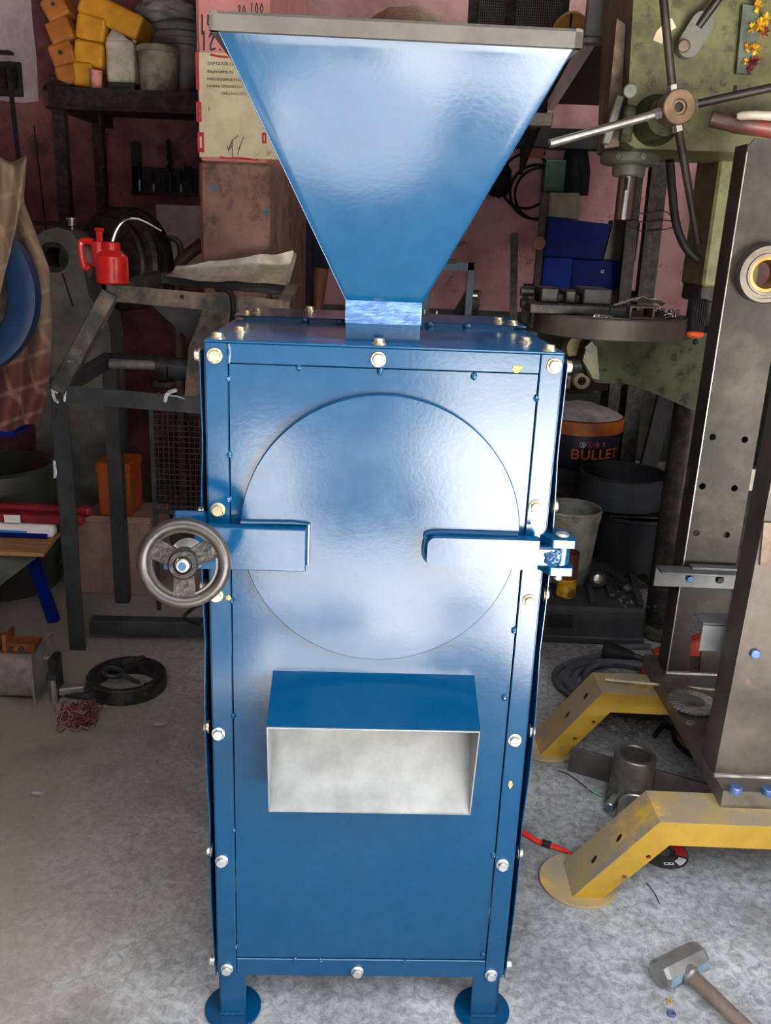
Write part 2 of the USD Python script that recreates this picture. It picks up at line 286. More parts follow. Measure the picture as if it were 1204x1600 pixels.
# ---------------------------------------------------------------- the setting
WB, AW, FR = 5.7, 4.78, .50       # back wall, alcove wall, front of the roof
px0, px1, PY = A(309, 200, 3.4)[0], A(421, 250, 3.4)[0], 3.4
def slab(name, m, mt, smooth=False, **k): return single(name, m, mt, kind='structure', smooth=smooth, **k)
fl = grid(lambda u, v: V(-2.4 + 5.2 * u, -.05 + 5.85 * v, .006 * (meshkit.noise(V(u * 9, v * 9, 0)) - .5) * (0 if False else .6)), 60, 60)
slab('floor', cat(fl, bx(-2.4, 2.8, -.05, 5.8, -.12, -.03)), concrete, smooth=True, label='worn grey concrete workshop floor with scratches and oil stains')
go = Thing('ground_outside', 'sunlit concrete yard in front of the workshop, with dark and pale patches added for the reflections', None, (0, 0, 0), kind='structure')
go.part('yard', bx(-9, 9, -9.0, -.05, -.14, -.012), yard, smooth=False); go.part('road', bx(-9, 9, -14, -9.0, -.14, -.016), asphalt, smooth=False)
for pts in ([(-4, -.06), (-.36, -.06), (-.31, -.2), (-.34, -.5), (-.38, -.9), (-.47, -1.5), (-.60, -2.0), (-4, -2.1)], [(-.2, -2.1), (-.05, -1.35), (.2, -1.52), (.42, -1.42), (.52, -2.0), (.27, -2.8), (-.12, -2.7)], [(.40, -.5), (.54, -.52), (.55, -.72), (.42, -.70)], [(-.09, -.44), (.05, -.43), (.06, -.62), (-.08, -.64)],
            [(-9, -9), (-9, -4.6), (-1.0, -4.3), (-.3, -3.7), (.2, -3.5), (.55, -3.7), (.9, -4.6), (1.1, -6), (1.1, -9)], [(.30, -.06), (.29, -.22), (.36, -.32), (.50, -.27), (.56, -.06)], [(-.28, -.38), (-.16, -.40), (-.17, -.58), (-.27, -.55)], [(-4, -4.7), (-.68, -4.7), (-.66, -3.2), (-.60, -2.05), (-4, -2.0)]):
    go.part('added_dark_patch', prism(sg.Polygon(pts).buffer(.05).buffer(-.02), .004, (0, 0, -.0125), (1, 0, 0), (0, 1, 0)), asphalt, smooth=False)  # unseen dark patches added to leave blue gaps in the paint reflections
go.part('added_pale_patch', prism(sg.Polygon([(.62, -.35), (2.2, -.3), (2.6, -4.6), (1.2, -4.5), (.72, -3.2), (.60, -1.6), (.56, -.9)]).buffer(.04), .003, (0, 0, -.0125), (1, 0, 0), (0, 1, 0)), mat('pale_concrete', S(226, 222, 214), S(238, 235, 228), 3, .4, .6, .9, world=True), smooth=False)  # unseen pale patch added to whiten reflections in the blue paint
go.part('added_mid_patch', prism(sg.Polygon([(-.24, -.06), (.26, -.06), (.27, -.26), (.2, -.36), (.0, -.34), (-.2, -.38)]), .003, (0, 0, -.0125), (1, 0, 0), (0, 1, 0)), mat('mid_patch_grey_pale', S(136, 132, 127), S(166, 162, 156), 5, .4, .6, .9, world=True), smooth=False)  # unseen mid-tone patch added to dull the white on the hopper
go.part('added_mid_patch', prism(sg.Polygon([(-.18, -2.5), (.1, -2.7), (.5, -2.3), (.56, -3.4), (.4, -4.0), (-.1, -4.1), (-.3, -3.4)]).buffer(.05).buffer(-.03), .003, (0, 0, -.0125), (1, 0, 0), (0, 1, 0)), mat('mid_patch_grey', S(86, 84, 80), S(118, 115, 110), 4, .4, .6, .9, world=True), smooth=False)  # unseen mid-tone patch added to dull reflections in the round door
slab('building_across', bx(-14, 14, -16, -11, -.02, 8.5), mat('facade', S(78, 74, 68), S(60, 57, 54), 1.2, .4, .6, .9, world=True))
wb = Thing('wall_back', 'pink plastered back wall with dark green dado', None, (0, WB, 0), kind='structure')
wb.part('plaster', bx(-2.4, 2.8, WB, WB + .12, .93, 3.3), pink, smooth=False)
wb.part('dado', bx(-2.4, 2.8, WB - .006, WB + .12, 0, .93), dado_m, smooth=False)
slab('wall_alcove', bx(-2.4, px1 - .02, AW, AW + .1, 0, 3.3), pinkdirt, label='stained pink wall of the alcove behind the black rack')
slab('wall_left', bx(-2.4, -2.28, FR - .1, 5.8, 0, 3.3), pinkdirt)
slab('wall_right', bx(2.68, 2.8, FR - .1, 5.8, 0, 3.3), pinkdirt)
rf = sg.box(-2.4, FR, 2.8, 5.8).difference(sg.box(.15, 4.75, 1.15, 5.45))
slab('ceiling', prism(rf, .12, (0, 0, 3.3), (1, 0, 0), (0, 1, 0)), roof_m)
sheet = usdkit.material(stage, '/World/Looks/added_skylight_sheet', {'t': ('translucent_bsdf', {'color': (.62, .62, .58)}), 'd': ('diffuse_bsdf', {'color': (.5, .5, .48)}), 'm': ('mix_closure', {'fac': .3})}, [('t.BSDF', 'm.closure1'), ('d.BSDF', 'm.closure2')], surface='m.closure')
slab('added_skylight_1', grid(lambda u, v: V(.10 + 1.10 * u, 4.70 + .80 * v, 3.43 + .012 * math.cos(u * 60)), 60, 3, .003), sheet, label='corrugated translucent sheet added to the roof to light the back wall')  # made-up skylight, out of view, added to brighten the back wall
slab('wall_front', cat(bx(-2.4, -.78, FR - .1, FR, 0, 3.3), bx(1.9, 2.8, FR - .1, FR, 0, 3.3), bx(-.78, 1.9, FR - .02, FR + .1, 2.9, 3.3)), greyplaster)

# the pillar that ends the partition beside the rack
pillar = Thing('pillar', 'square pillar, pink above and rusty brown below, behind the paper notice', None, ((px0 + px1) / 2, PY, 0), kind='structure')
zsplit = A(360, 252, PY)[2]
pillar.part('plaster', bx(px0, px1, PY, AW, zsplit, 3.3, .012), pillar_m, smooth=False)
pillar.part('dirty_plaster', bx(px0, px1, PY, AW, 0, zsplit, .012), pillar_d, smooth=False)
for i, (q, w) in enumerate((((330, 296), .012), ((338, 293), .009), ((412, 333), .009), ((418, 330), .01))):
    pillar.part('paint_chip', prism(sg.Point(0, 0).buffer(w, quad_segs=3).difference(sg.box(-w, -w, w * .1 * i, w * .2)), .002, A(*q, PY - .002) , (1, 0, .2), (-.2, 0, 1)), mat(f'chip_blue_{i}', S(72, 120, 146), rough=.7))
def on_pillar(px, py): return A(px, py, PY)
pu = nrm(on_pillar(400, 130) * (1, 0, 1) - on_pillar(320, 127) * (1, 0, 1))
# hand-written numbers, felt pen on the plaster
hand = {'1': [(.5, 1), (.45, 0)], '4': [(.15, 1), (.1, .5), (.8, .5), None, (.6, .95), (.55, 0)], '2': [(.1, .75), (.4, 1), (.75, .8), (.2, .25), (.3, .02), (.9, .1)],
        '8': [(.5, .55), (.2, .8), (.5, 1), (.8, .8), (.5, .55), (.2, .25), (.5, 0), (.8, .25), (.5, .55)], '0': [(.5, 1), (.15, .5), (.5, 0), (.85, .5), (.5, 1)], '.': [(.4, .05), (.5, .05)], ':': [(.4, .05), (.5, .05), None, (.4, .5), (.5, .5)]}
def scrawl(s, px, py, h):
    o = on_pillar(px, py) - V(0, .0015, 0); ms = []
    for i, ch in enumerate(s):
        run = []
        for q in hand.get(ch, []) + [None]:
            if q is None:
                if len(run) > 1: ms.append(stroke(run, o, (1, 0, 0), (0, 0, 1), h * .09))
                run = []
            else: run.append(((i * .50 + q[0] * .42) * h, q[1] * h))
    return cat(*ms)
pillar.part('handwriting', cat(scrawl('14.', 311, 53, .058), scrawl('12..', 314, 78, .056), scrawl('80', 371, 25, .032), scrawl('100', 390, 22, .034)), ink, label='handwritten numbers 14, 12 and 80 100 in black pen', smooth=False)

# ---------------------------------------------------------------- the blue mill
MO, yw = V(-.0094, 1.25, 0), math.radians(2.26)
ex, ey, ez = V(math.cos(yw), math.sin(yw), 0), V(-math.sin(yw), math.cos(yw), 0), V(0, 0, 1)
MM = mat4(ex, ey, ez, MO)
def L(m): return tf(m, MM)                                   # mill coordinates (u right, v back, z up) -> world
def P(u, v, z): return MO + ex * u + ey * v + ez * z
def face(px, py, v=0.0):
    d = ray(px, py); t = ((MO - EYE) @ ey + v) / (d @ ey); q = EYE + d * t; return float((q - MO) @ ex), float(q[2])
mill = Thing('blue_mill', 'tall glossy blue sheet-metal mill with a funnel hopper on top and a round door', 'grinding mill', MO)
W, ZT, ZB, DP = .2524, 1.2025, .093, .483
rw, rt_, rb = .0317, .0303, .0366
# frame of angle iron: rails 3 mm proud of the panel, with a fine gap between
mill.part('frame_rail', L(bx(-W, -W + rw, 0, .006, ZB, ZT - .002, .0012)), blue); mill.part('frame_rail', L(bx(W - rw, W, 0, .006, ZB, ZT - .002, .0012)), blue)
mill.part('frame_rail', L(bx(-W + rw + .0006, W - rw - .0006, .0004, .006, ZT - rt_, ZT - .002, .0012)), blue)
mill.part('frame_rail', L(bx(-W + rw + .0006, W - rw - .0006, .0004, .006, ZB, ZB + rb, .0012)), blue)
for s in (-1, 1):
    mill.part('frame_rail', L(bx(s * W - .0025, s * W + .0025, .005, .036, ZB, ZT - .002, .001)), blue)
    mill.part('frame_rail', L(bx(s * W - .0025, s * W + .0025, DP - .036, DP, ZB, ZT - .002, .001)), blue)
fp = sg.box(-W + rw + .0015, ZB + rb + .0015, W - rw - .0015, ZT - rt_ - .0015)
mill.part('front_panel', L(prism(fp, .002, (0, .0055, 0), (1, 0, 0), (0, 0, 1))), blue, smooth=False)
mill.part('rear_panel', L(bx(-W, W, DP - .003, DP, ZB, ZT)), blue, smooth=False)
mill.part('bottom_panel', L(bx(-W + .004, W - .004, .01, DP - .005, ZB + .002, ZB + .005)), blue, smooth=False)
def side(s):
    def fn(a, b):
        z = ZB - .004 + (ZT - .012 - ZB) * b; bulge = .0055 + .005 * math.sin(math.pi * min(1, b * 1.02)) * (1 - .7 * a) + .0035 * abs(math.sin(b * 3.4 * math.pi)) * (1 - a)
        return V(s * (W + bulge), .0035 + (DP - .004) * a, z)
    return grid(fn, 6, 40, .0014 * s)
for s in (-1, 1): mill.part('side_cover', L(side(s)), blue, smooth=40)
mill.part('top_plate', L(bx(-W - .001, W + .001, -.0015, .304, ZT - .002, ZT + .0015, .001)), blue)
mill.part('top_plate', L(cat(bx(-W - .001, W + .001, .304, DP, ZT + .005, ZT + .009, .001), bx(-W + .02, W - .02, .3035, .3065, ZT, ZT + .008, .0008), bx(-W + .02, W - .02, DP - .004, DP, ZT, ZT + .008))), blue)
for u in (-.07, -.13, .02, .085, .15): mill.part('weld_bead', L(blob((u, .303, ZT + .0045), (.008, .0035, .005), int(u * 100) % 9, .3, sub=2)), blue)
# legs and feet
for q, uu in ((0, (-W + .001, -.2045)), (1, (.2005, .2485))):
    lg = mill.part('leg', L(cat(bx(uu[0], uu[1], .001, .006, .006, ZB + .002, .001), bx(*((uu[0], uu[0] + .005) if q == 0 else (uu[1] - .005, uu[1])), .001, .048, .006, ZB + .002, .001))), blue)
    cu = sum(uu) / 2 + (-.002, .0)[q]
    mill.part('foot_disc', L(cyl((cu, .018, 0), (cu, .018, .006), .0505, n=48, b=.001)), blue)
    mill.part('weld_bead', L(tube([(uu[0] + .001 + (uu[1] - uu[0]) * t, .0 + .001 * math.sin(t * 25), .0075) for t in np.linspace(.02, .95, 12)], .003, 8)), blue, under=lg)
    cu2 = cu; mill.part('leg', L(cat(bx(uu[0], uu[1], DP - .006, DP, .006, ZB + .002), )), blue); mill.part('foot_disc', L(cyl((cu2, DP - .018, 0), (cu2, DP - .018, .006), .0505, n=48)), blue)
# round door
DU, DZ, DR = .0031, .9282, .2075
mill.part('door', L(lathe([(0, 0), (DR, 0), (DR, .0105), (DR - .0012, .0118), (0, .0118)], 128, (DU, .0035, DZ), (0, -1, 0))), blue, smooth=30)
mill.part('door_rim', L(lathe([(DR - .006, 0), (DR + .0015, 0), (DR + .0015, .004), (DR - .006, .004)], 128, (DU, .0056, DZ), (0, -1, 0), close=True)), blue)
# straps across the door
u0, z1 = face(330, 822, -.03); u1, _ = face(478, 826, -.03); z0 = face(478, 893, -.03)[1]
mill.part('door_strap', L(bx(u0 - .025, u1, -.032, -.009, z0, z1 - .002, .0012)), blue)
mill.part('weld_bead', L(tube([(u0 + .04, -.012, z1 + .0005), (u1 - .02, -.0115, z1 + .002), (u1 + .002, -.0115, z1 + .001), (u1 + .002, -.0115, z0 + .004)], .0034, 8)), blue)
r0, r1 = face(668, 843, -.03)[0], face(843, 846, -.03)[0]; ra, rb_ = face(845, 891, -.03)[1], face(843, 845, -.03)[1]
st = sg.box(r0, ra, r1, rb_).buffer(-.012).buffer(.012, quad_segs=4).union(sg.box(r0 + .02, ra, r1, rb_))
mill.part('door_strap', L(prism(st, .022, (0, -.009, 0), (1, 0, 0), (0, 0, 1))), blue, smooth=30)
mill.part('weld_bead', L(tube(spline([(r1 - .03, -.0115, rb_ + .002), (r0 + .012, -.0115, rb_ + .002), (r0 - .001, -.0115, rb_ - .01), (r0 - .002, -.0115, ra + .012), (r0 + .008, -.0115, ra - .001)], 5), .0036, 8)), blue)
# hinge: two lugs on the side, a knuckle and a pin between them
hu, hz = face(874, 866, -.012); lugm = []
for zc in (face(884, 851, -.025)[1], face(880, 894, -.025)[1]):
    sh = sg.Polygon([(W - .02, .05), (W + .004, .05), (hu + .02, .012), (hu + .02, -.026), (hu - .016, -.026), (W - .004, -.004), (W - .02, .01)]).buffer(-.004).buffer(.004, quad_segs=4)
    mill.part('hinge_lug', L(prism(sh, .0125, (0, 0, zc - .006), (1, 0, 0), (0, 1, 0))), blue, smooth=30)
    lugm.append(zc)
zl, zu = min(lugm) + .0065, max(lugm) - .006
kn = mill.part('hinge_knuckle', L(cyl((hu + .002, -.008, zl + .0006), (hu + .002, -.008, zu - .0006), .0135, n=28, b=.001)), blue)
mill.part('hinge_neck', L(cat(bx(r1 - .004, hu - .004, -.026, -.010, (zl + zu) / 2 - .015, (zl + zu) / 2 + .016, .003), blob(((r1 + hu) / 2 + .004, -.019, (zl + zu) / 2), (.016, .011, .017), 3, .3, 3))), blue, under=kn)
mill.part('hinge_pin', L(cat(cyl((hu + .002, -.008, zl - .024), (hu + .002, -.008, zu + .0125), .0065, n=20), cyl((hu + .002, -.008, zu + .0128), (hu + .002, -.008, zu + .0185), .0105, n=24, b=.002))), zincw)
# clamp wheel on the left
WV = -.115; wu, wz = face(287, 880, WV); WR = .0635
hw = mill.part('clamp_wheel', L(torus((wu, WV, wz), (.06, -1, .10), WR - .0085, .0088, 72, 16)), iron_rim, label='dark cast-iron handwheel with three spokes')
wn = nrm(V(.06, -1, .10)); wx = nrm(np.cross((0, 0, 1), wn)) * -1; wy = np.cross(wn, wx) * -1
if wy[2] < 0: wy = -wy
mill.part('rim_lip', L(lathe([(WR - .021, -.002), (WR - .012, -.006), (WR - .012, .002), (WR - .020, .003)], 64, (wu, WV, wz), wn, close=True)), iron_rim, under=hw)
wc = V(wu, WV, wz)
for a in (150, 30, 270):
    d = wx * math.cos(math.radians(a)) + wy * math.sin(math.radians(a)); t_ = np.cross(wn, d)
    q = [wc + d * .016 + t_ * .013, wc + d * .047 + t_ * .015, wc + d * .047 - t_ * .015, wc + d * .016 - t_ * .013]
    mill.part('spoke', L(hull(np.vstack([np.array(q) - wn * .004, np.array(q) + wn * .004]))), greasy, under=hw)
mill.part('hub', L(pipe(wc - wn * .014, wc + wn * .012, .0205, .011, 32, .002)), greasy, under=hw)
mill.part('stud', L(cyl(wc - wn * .07, wc + wn * .017, .0092, n=24, b=.002)), zincw); mill.part('stud_tip', L(cyl(wc + wn * .017, wc + wn * .0195, .0062, n=6)), blue)
zs = [face(340, 822, -.03)[1], face(340, 893, -.03)[1]]
mill.part('clamp_bracket', L(bx(u0 - .07, u0 - .02, -.040, -.014, zs[1] + .004, zs[1] + .022, .002)), blue)
for q in ((zs[0] - .016, zs[0] + .010), (zs[1] + .004, zs[1] + .022)): mill.part('clamp_lug', L(bx(-W - .052, -W - .003, .0, .014, *q, .004)), blue)
mill.part('washer', L(pipe(wc - wn * .05, wc - wn * .046, .024, .0095, 32)), zincw)
# discharge chute with bare metal inside
cu0, cz0 = face(428, 1052, 0); cu1, cz1 = face(738, 1055, 0); cu0, cu1 = cu0 - .002, cu1 + .003; cz = (cz0 + cz1) / 2
fz, lz = face(585, 1139, -.09)[1], face(580, 1269, -.062)[1]; fv, lv = -.09, -.062
t_ = .0016
mill.part('chute_hood', L(quad((cu0, .006, cz), (cu1, .006, cz), (cu1 + .001, fv, fz), (cu0 - .001, fv, fz), t_)), blue, smooth=False)
for u in (cu0, cu1 - t_): mill.part('chute_side', L(prism([(.006, cz), (fv, fz), (lv, lz), (.006, lz + .004)], t_, (u, 0, 0), (0, 1, 0), (0, 0, 1))), galv, label='bare metal side of the chute', smooth=False)
mill.part('chute_lining', L(grid(lambda a, b: V(cu0 + t_ + (cu1 - cu0 - 2 * t_) * a, .004 + (lv - .004) * b ** 1.4, fz + .02 + (lz - fz - .02) * b) + V(0, .0015 * (meshkit.noise(V(a * 6, b * 5, 1)) - .5), 0), 26, 14, t_)), galv, label='bright bare metal ramp inside the chute', smooth=True)
mill.part('chute_lip', L(cat(bar((cu0, fv - .0004, fz - .001), (cu1, fv - .0004, fz - .001), .0022, .0022), bar((cu0, lv - .0004, lz), (cu1, lv - .0004, lz), .0022, .0022), bar((cu0 + .0005, fv - .0006, fz), (cu0 + .0005, lv - .0006, lz), .0022, .0022), bar((cu1 - .0005, fv - .0006, fz), (cu1 - .0005, lv - .0006, lz), .0022, .0022))), galv)
# neck and hopper
NU0, NU1, NV0, NV1 = -.057, .050, .04, .24; NZ = 1.2600
def shell(b, t, th=.0018):
    """four-sided funnel between rectangles b and t = (u0, u1, v0, v1, z)"""
    R4 = lambda q, e: [(q[0] + e, q[2] + e, q[4]), (q[1] - e, q[2] + e, q[4]), (q[1] - e, q[3] - e, q[4]), (q[0] + e, q[3] - e, q[4])]
    o, i = np.array(R4(b, 0) + R4(t, 0)), np.array(R4(b, th) + R4(t, th)); v = np.vstack([o, i]); f = []
    for k in range(4):
        n = (k + 1) % 4; f += [(k, n, n + 4), (k, n + 4, k + 4), (k + 8, n + 12, n + 8), (k + 8, k + 12, n + 12), (k, n + 8, n), (k, k + 8, n + 8), (k + 4, n + 4, n + 12), (k + 4, n + 12, k + 12)]
    return tm(v, f)
HT = (-.2105, .2025, -.118, .398, 1.570)
mill.part('hopper_neck', L(shell((NU0, NU1, NV0, NV1, ZT), (NU0, NU1, NV0, NV1, NZ - .028), .003)), blue, smooth=False)
mill.part('neck_collar', L(shell((NU0 - .0012, NU1 + .0012, NV0 - .0012, NV1 + .0012, NZ - .030), (NU0 - .0012, NU1 + .0012, NV0 - .0012, NV1 + .0012, NZ + .002), .003)), blue_rough, smooth=False, label='rough brushed weld band round the neck')
def hopper_wall(c, n=24):
    c = [np.asarray(q, float) for q in c]
    def fn(a, b):
        p = (c[0] * (1 - a) + c[1] * a) * (1 - b) + (c[3] * (1 - a) + c[2] * a) * b; nn = nrm(np.cross(c[1] - c[0], c[3] - c[0]))
        e = 16 * a * (1 - a) * b * (1 - b); return p + nn * e * .0035 * (meshkit.noise(V(a * 3.2, b * 2.6, c[0][0] * 9)) - .5)
    return grid(fn, n, n, .0018)
B4 = [(NU0, NV0, NZ), (NU1, NV0, NZ), (NU1, NV1, NZ), (NU0, NV1, NZ)]; T4 = [(HT[0], HT[2], HT[4]), (HT[1], HT[2], HT[4]), (HT[1], HT[3], HT[4]), (HT[0], HT[3], HT[4])]
for k in range(4):
    n = (k + 1) % 4; mill.part('hopper_wall', L(hopper_wall([B4[k], B4[n], T4[n], T4[k]])), blue, smooth=True)
    mill.part('hopper_seam', L(tube([V(*B4[k]), V(*T4[k])], .0007, 8)), blue)
ru0, ru1, rv0, rv1, rz0, rz1 = HT[0] - .0075, HT[1] + .0065, HT[2] - .0085, HT[3] + .0085, HT[4] - .004, HT[4] + .0165
for p0, p1 in (((ru0, rv0), (ru1, rv0)), ((ru1, rv0), (ru1, rv1)), ((ru1, rv1), (ru0, rv1)), ((ru0, rv1), (ru0, rv0))):
    d = nrm(V(p1[0] - p0[0], p1[1] - p0[1], 0)); q = sg.Polygon([(0, 0), (.009, 0), (.009, .017), (.006, .0205), (0, .0205)])
    mill.part('hopper_rim', L(tf(trimesh.creation.extrude_polygon(q, np.hypot(p1[0] - p0[0], p1[1] - p0[1]), engine='earcut'), mat4(np.cross(d, (0, 0, 1)) * -1 if False else np.cross((0, 0, 1), d) * -1 + 0, V(0, 0, 1), d, V(p0[0], p0[1], rz0) - np.cross((0, 0, 1), d) * -.009 * 1.0))), rim_m, smooth=30, label='unpainted grey-brown rim')
# bolts, each its own part
for q in [(335, 556), (591, 562), (866, 572), (340, 797), (337, 931), (341, 1147), (346, 1346), (354, 1515), (837, 793), (827, 940), (804, 1157), (785, 1352), (767, 1524), (558, 1519)]:
    u, z = face(*q, -.002); mill.part('bolt', bolt_mesh(P(u, 0, z), -ey, .96, (q[0] * 7) % 60), zinc if q[1] < 1140 else zincw)
for s, ys in ((-1, (555, 800, 915, 1135, 1328, 1500)), (1, (572, 790, 928, 1142, 1332, 1506))):
    for y in ys:
        z = face(320 if s < 0 else 845, y, .02)[1]; mill.part('bolt', bolt_mesh(P(s * (W + .009), .02, z), s * ex, .96, y % 60), zinc if y < 1140 else zincw)
for q, v, dz in (((592, 538), .017, 0), ((340, 528), .02, 0), ((375, 519), .11, 0), ((858, 545), .016, 0), ((821, 529), .11, 0), ((778, 508), .36, .0075), ((800, 514), .31, .0075), ((404, 496), .37, .0075), ((387, 499), .31, .0075), ((484, 488), .455, .0075)):
    d = ray(*q); t = (ZT + dz + .002 - 1.35) / d[2] if abs(d[2]) > 1e-6 else 1; u = face(q[0], q[1], v)[0]
    mill.part('bolt', bolt_mesh(P(u, v, ZT + .0015 + dz), ez, .9, (q[0] * 11) % 60), zinc)
# blobs of weld and paint along the seams
for q in [(357, 592), (467, 574), (740, 588), (838, 622), (358, 710), (357, 780), (362, 938), (364, 1118), (365, 1297), (368, 1480), (594, 580), (825, 815), (803, 985), (788, 1090), (770, 1336), (754, 1490), (460, 1499), (632, 1502), (500, 1500)]:
    u, z = face(*q, .003); mill.part('weld_bead', L(blob((u, .003, z), (.0045, .0045, .0055), q[0] % 13, .4, 3, 2)), blue)
mill.part('weld_bead', L(tube([(-W + rw + .001, .001, ZT - .004), (-W + rw + .003, -.0005, ZT - .014), (-W + rw + .001, .0, ZT - .030)], .0028, 8)), blue)

housing_steel = mat('housing_steel', S(122, 116, 106), S(104, 98, 90), 20, .4, .6, .42, metal=.8)
framerust = mat('frame_rust', S(54, 53, 50), S(120, 102, 86), 7, .47, .62, .5, metal=.25, bump=.3, bscale=60, c3=S(156, 138, 116), s3=16, lo3=.60, hi3=.70)

chip_m = mat('chipped_primer', S(176, 138, 70), S(150, 110, 56), 60, .4, .6, .7)
for q, s in (((806, 577), (.006, .0015, .005)), ((812, 574), (.003, .0012, .003)), ((797, 1226), (.0035, .0012, .007)), ((357, 934), (.004, .0012, .004))):
    u, z = face(*q, 0); mill.part('paint_chip', L(blob((u, 0, z), s, q[1] % 11, .6, 3, 2)), chip_m, label='chip of bare tan primer')

near_post_m = mat('near_post_steel', S(58, 54, 49), S(90, 81, 71), 6, .4, .64, .5, metal=.3, bump=.2, bscale=50, c3=S(118, 98, 78), s3=9, lo3=.60, hi3=.74)
plate_steel = mat('brown_plate', S(84, 76, 72), S(66, 60, 57), 9, .4, .6, .55, metal=.2, bump=.2)
table_steel = mat('table_steel', S(72, 66, 60), S(92, 84, 76), 10, .4, .64, .5, metal=.3, bump=.15, bscale=60)

# ================================================================ LEFT SIDE
def ext(p0, p1, z=0.0):
    """the point where the line p0 -> p1 meets height z"""
    return p0 + (p1 - p0) * ((z - p0[2]) / (p1[2] - p0[2]))
def drop(p, z=0.0): return V(p[0], p[1], z)
rng = random.Random(5)

# ---- welded steel machine frame
fr = Thing('machine_chassis', 'bare dark angle-steel machine frame with a sloping side and chalk marks at its corner', 'frame', Z(108, 1015))
YF = 2.65; fa = A(77, 602, YF); f0 = Z(96, 1015); f0 = V(fa[0] + .004, f0[1], 0)
xr = A(330, 625, YF)[0]
fr.part('post', Lbar(f0, V(fa[0], YF, fa[2] + .02), .052, .05, .006, (0, 1, 0), 1, 1), darksteel, smooth=False)
fr.part('lower_rail', Lbar(V(fa[0], YF, fa[2] - .05), V(xr, YF + .02, A(330, 625, YF)[2] - .05), .05, .052, .006, (0, 0, 1), 1, 1), darksteel, smooth=False)
ub0, ub1 = A(165, 458, 2.74), A(440, 478, 2.74)
zR = A(175, 443, 2.77)[2]
ub0[2] = zR
fr.part('upper_rail', Lbar(V(ub0[0], 2.74, zR - .05), V(ub1[0], 2.76, A(440, 470, 2.74)[2] - .05), .06, .05, .006, (0, 0, 1), 1, 1), framerust, smooth=False)
fr.part('sloping_bar', bar(V(fa[0] + .02, YF + .01, fa[2] - .02), V(ub0[0] + .012, 2.75, zR - .028), .05, .042, (0, 1, 0), .003), framerust, smooth=False)
lb = A(172, 560, 3.06); ub = A(245, 433, 3.3)
fr.part('side_rail', bar(V(fa[0] + .03, YF + .04, fa[2] - .01), lb, .042, .042, b=.003), darksteel); fr.part('side_rail', bar(V(ub0[0] + .02, 2.79, zR - .025), ub, .042, .042, b=.003), framerust)
fr.part('back_rail', bar(lb, A(330, 574, 3.06), .042, .042, b=.003), darksteel); fr.part('back_rail', bar(ub, A(455, 452, 3.3), .042, .042, b=.003), darksteel)
fr.part('end_rail', bar(V(ub1[0], 2.77, A(440, 470, 2.74)[2] - .025), A(458, 452, 3.3), .042, .042, b=.003), framerust)
fr.part('post', bar(drop(lb), lb, .05, .04, (0, 1, 0)), darksteel)
for q in ((448, 470, 3.28),):
    p = A(*q); fr.part('post', bar(drop(p), p, .035, .035, (0, 1, 0)), darksteel)
fr.part('floor_rail', bar(V(f0[0] + .05, YF + .07, .06), V(A(330, 1000, YF + .05)[0], YF + .09, .06), .05, .05, b=.003), darksteel)
fr.part('gusset', hull([A(85, 600, 2.642), A(88, 580, 2.642), A(105, 575, 2.642), A(112, 598, 2.642), A(104, 606, 2.642), A(85, 600, 2.65), A(88, 580, 2.65), A(105, 575, 2.65), A(112, 598, 2.65), A(104, 606, 2.65)]), framerust, label='rusty welded corner')
p = A(305, 500, 2.85); fr.part('side_plate', prism([(0, 0), (.10, 0), (.10, -.30), (-.07, -.30), (-.05, -.12)], .006, A(318, 484, 2.88), (1, 0, 0), (0, 0, 1)), framerust, label='rusty brown side plate')
fr.part('chute_sheet', prism([(0, 0), (.19, -.012), (.15, -.135)], .004, A(228, 468, 2.95), (1, 0, 0), (0, 0, 1)), darksteel, smooth=False)
chalk = mat('chalk', S(214, 214, 214), S(150, 150, 150), 40, .4, .6, .9)
def chalkmark(pts, Y, w): return prism(sg.LineString([tuple(A(x, y, Y)[[0, 2]]) for x, y in pts]).buffer(w, quad_segs=3), .0012, (0, Y, 0), (1, 0, 0), (0, 0, 1))
fr.part('chalk_mark', cat(chalkmark([(82, 606), (83, 616), (86, 625), (90, 628)], YF - .0005, .0045), chalkmark([(84, 610), (89, 613)], YF - .0005, .004), chalkmark([(98, 606), (102, 612), (101, 626)], YF - .0005, .0035)), chalk, smooth=False)
fr.part('chalk_mark', chalkmark([(85, 722), (87, 738), (86, 745)], YF - .0005, .0045), chalk, smooth=False)
fr.part('chalk_mark', cat(chalkmark([(258, 626), (260, 617), (266, 612), (274, 610)], YF + .006, .0055), chalkmark([(264, 618), (276, 619), (288, 623)], YF + .006, .0012)), chalk, smooth=False)
for x, y in ((88, 641), (92, 762), (95, 877)): fr.part('bolt_hole', cyl(A(x, y, YF - .0015), A(x, y, YF - .0015) + V(0, .002, 0), .005, n=12), blackrub, smooth=False)
for x, y, Y in ((247, 616, YF + .005), (284, 464, 2.735)): fr.part('bolt_hole', cyl(A(x, y, Y), A(x, y, Y) + V(0, .004, 0), .006, n=12), blackrub, smooth=False)
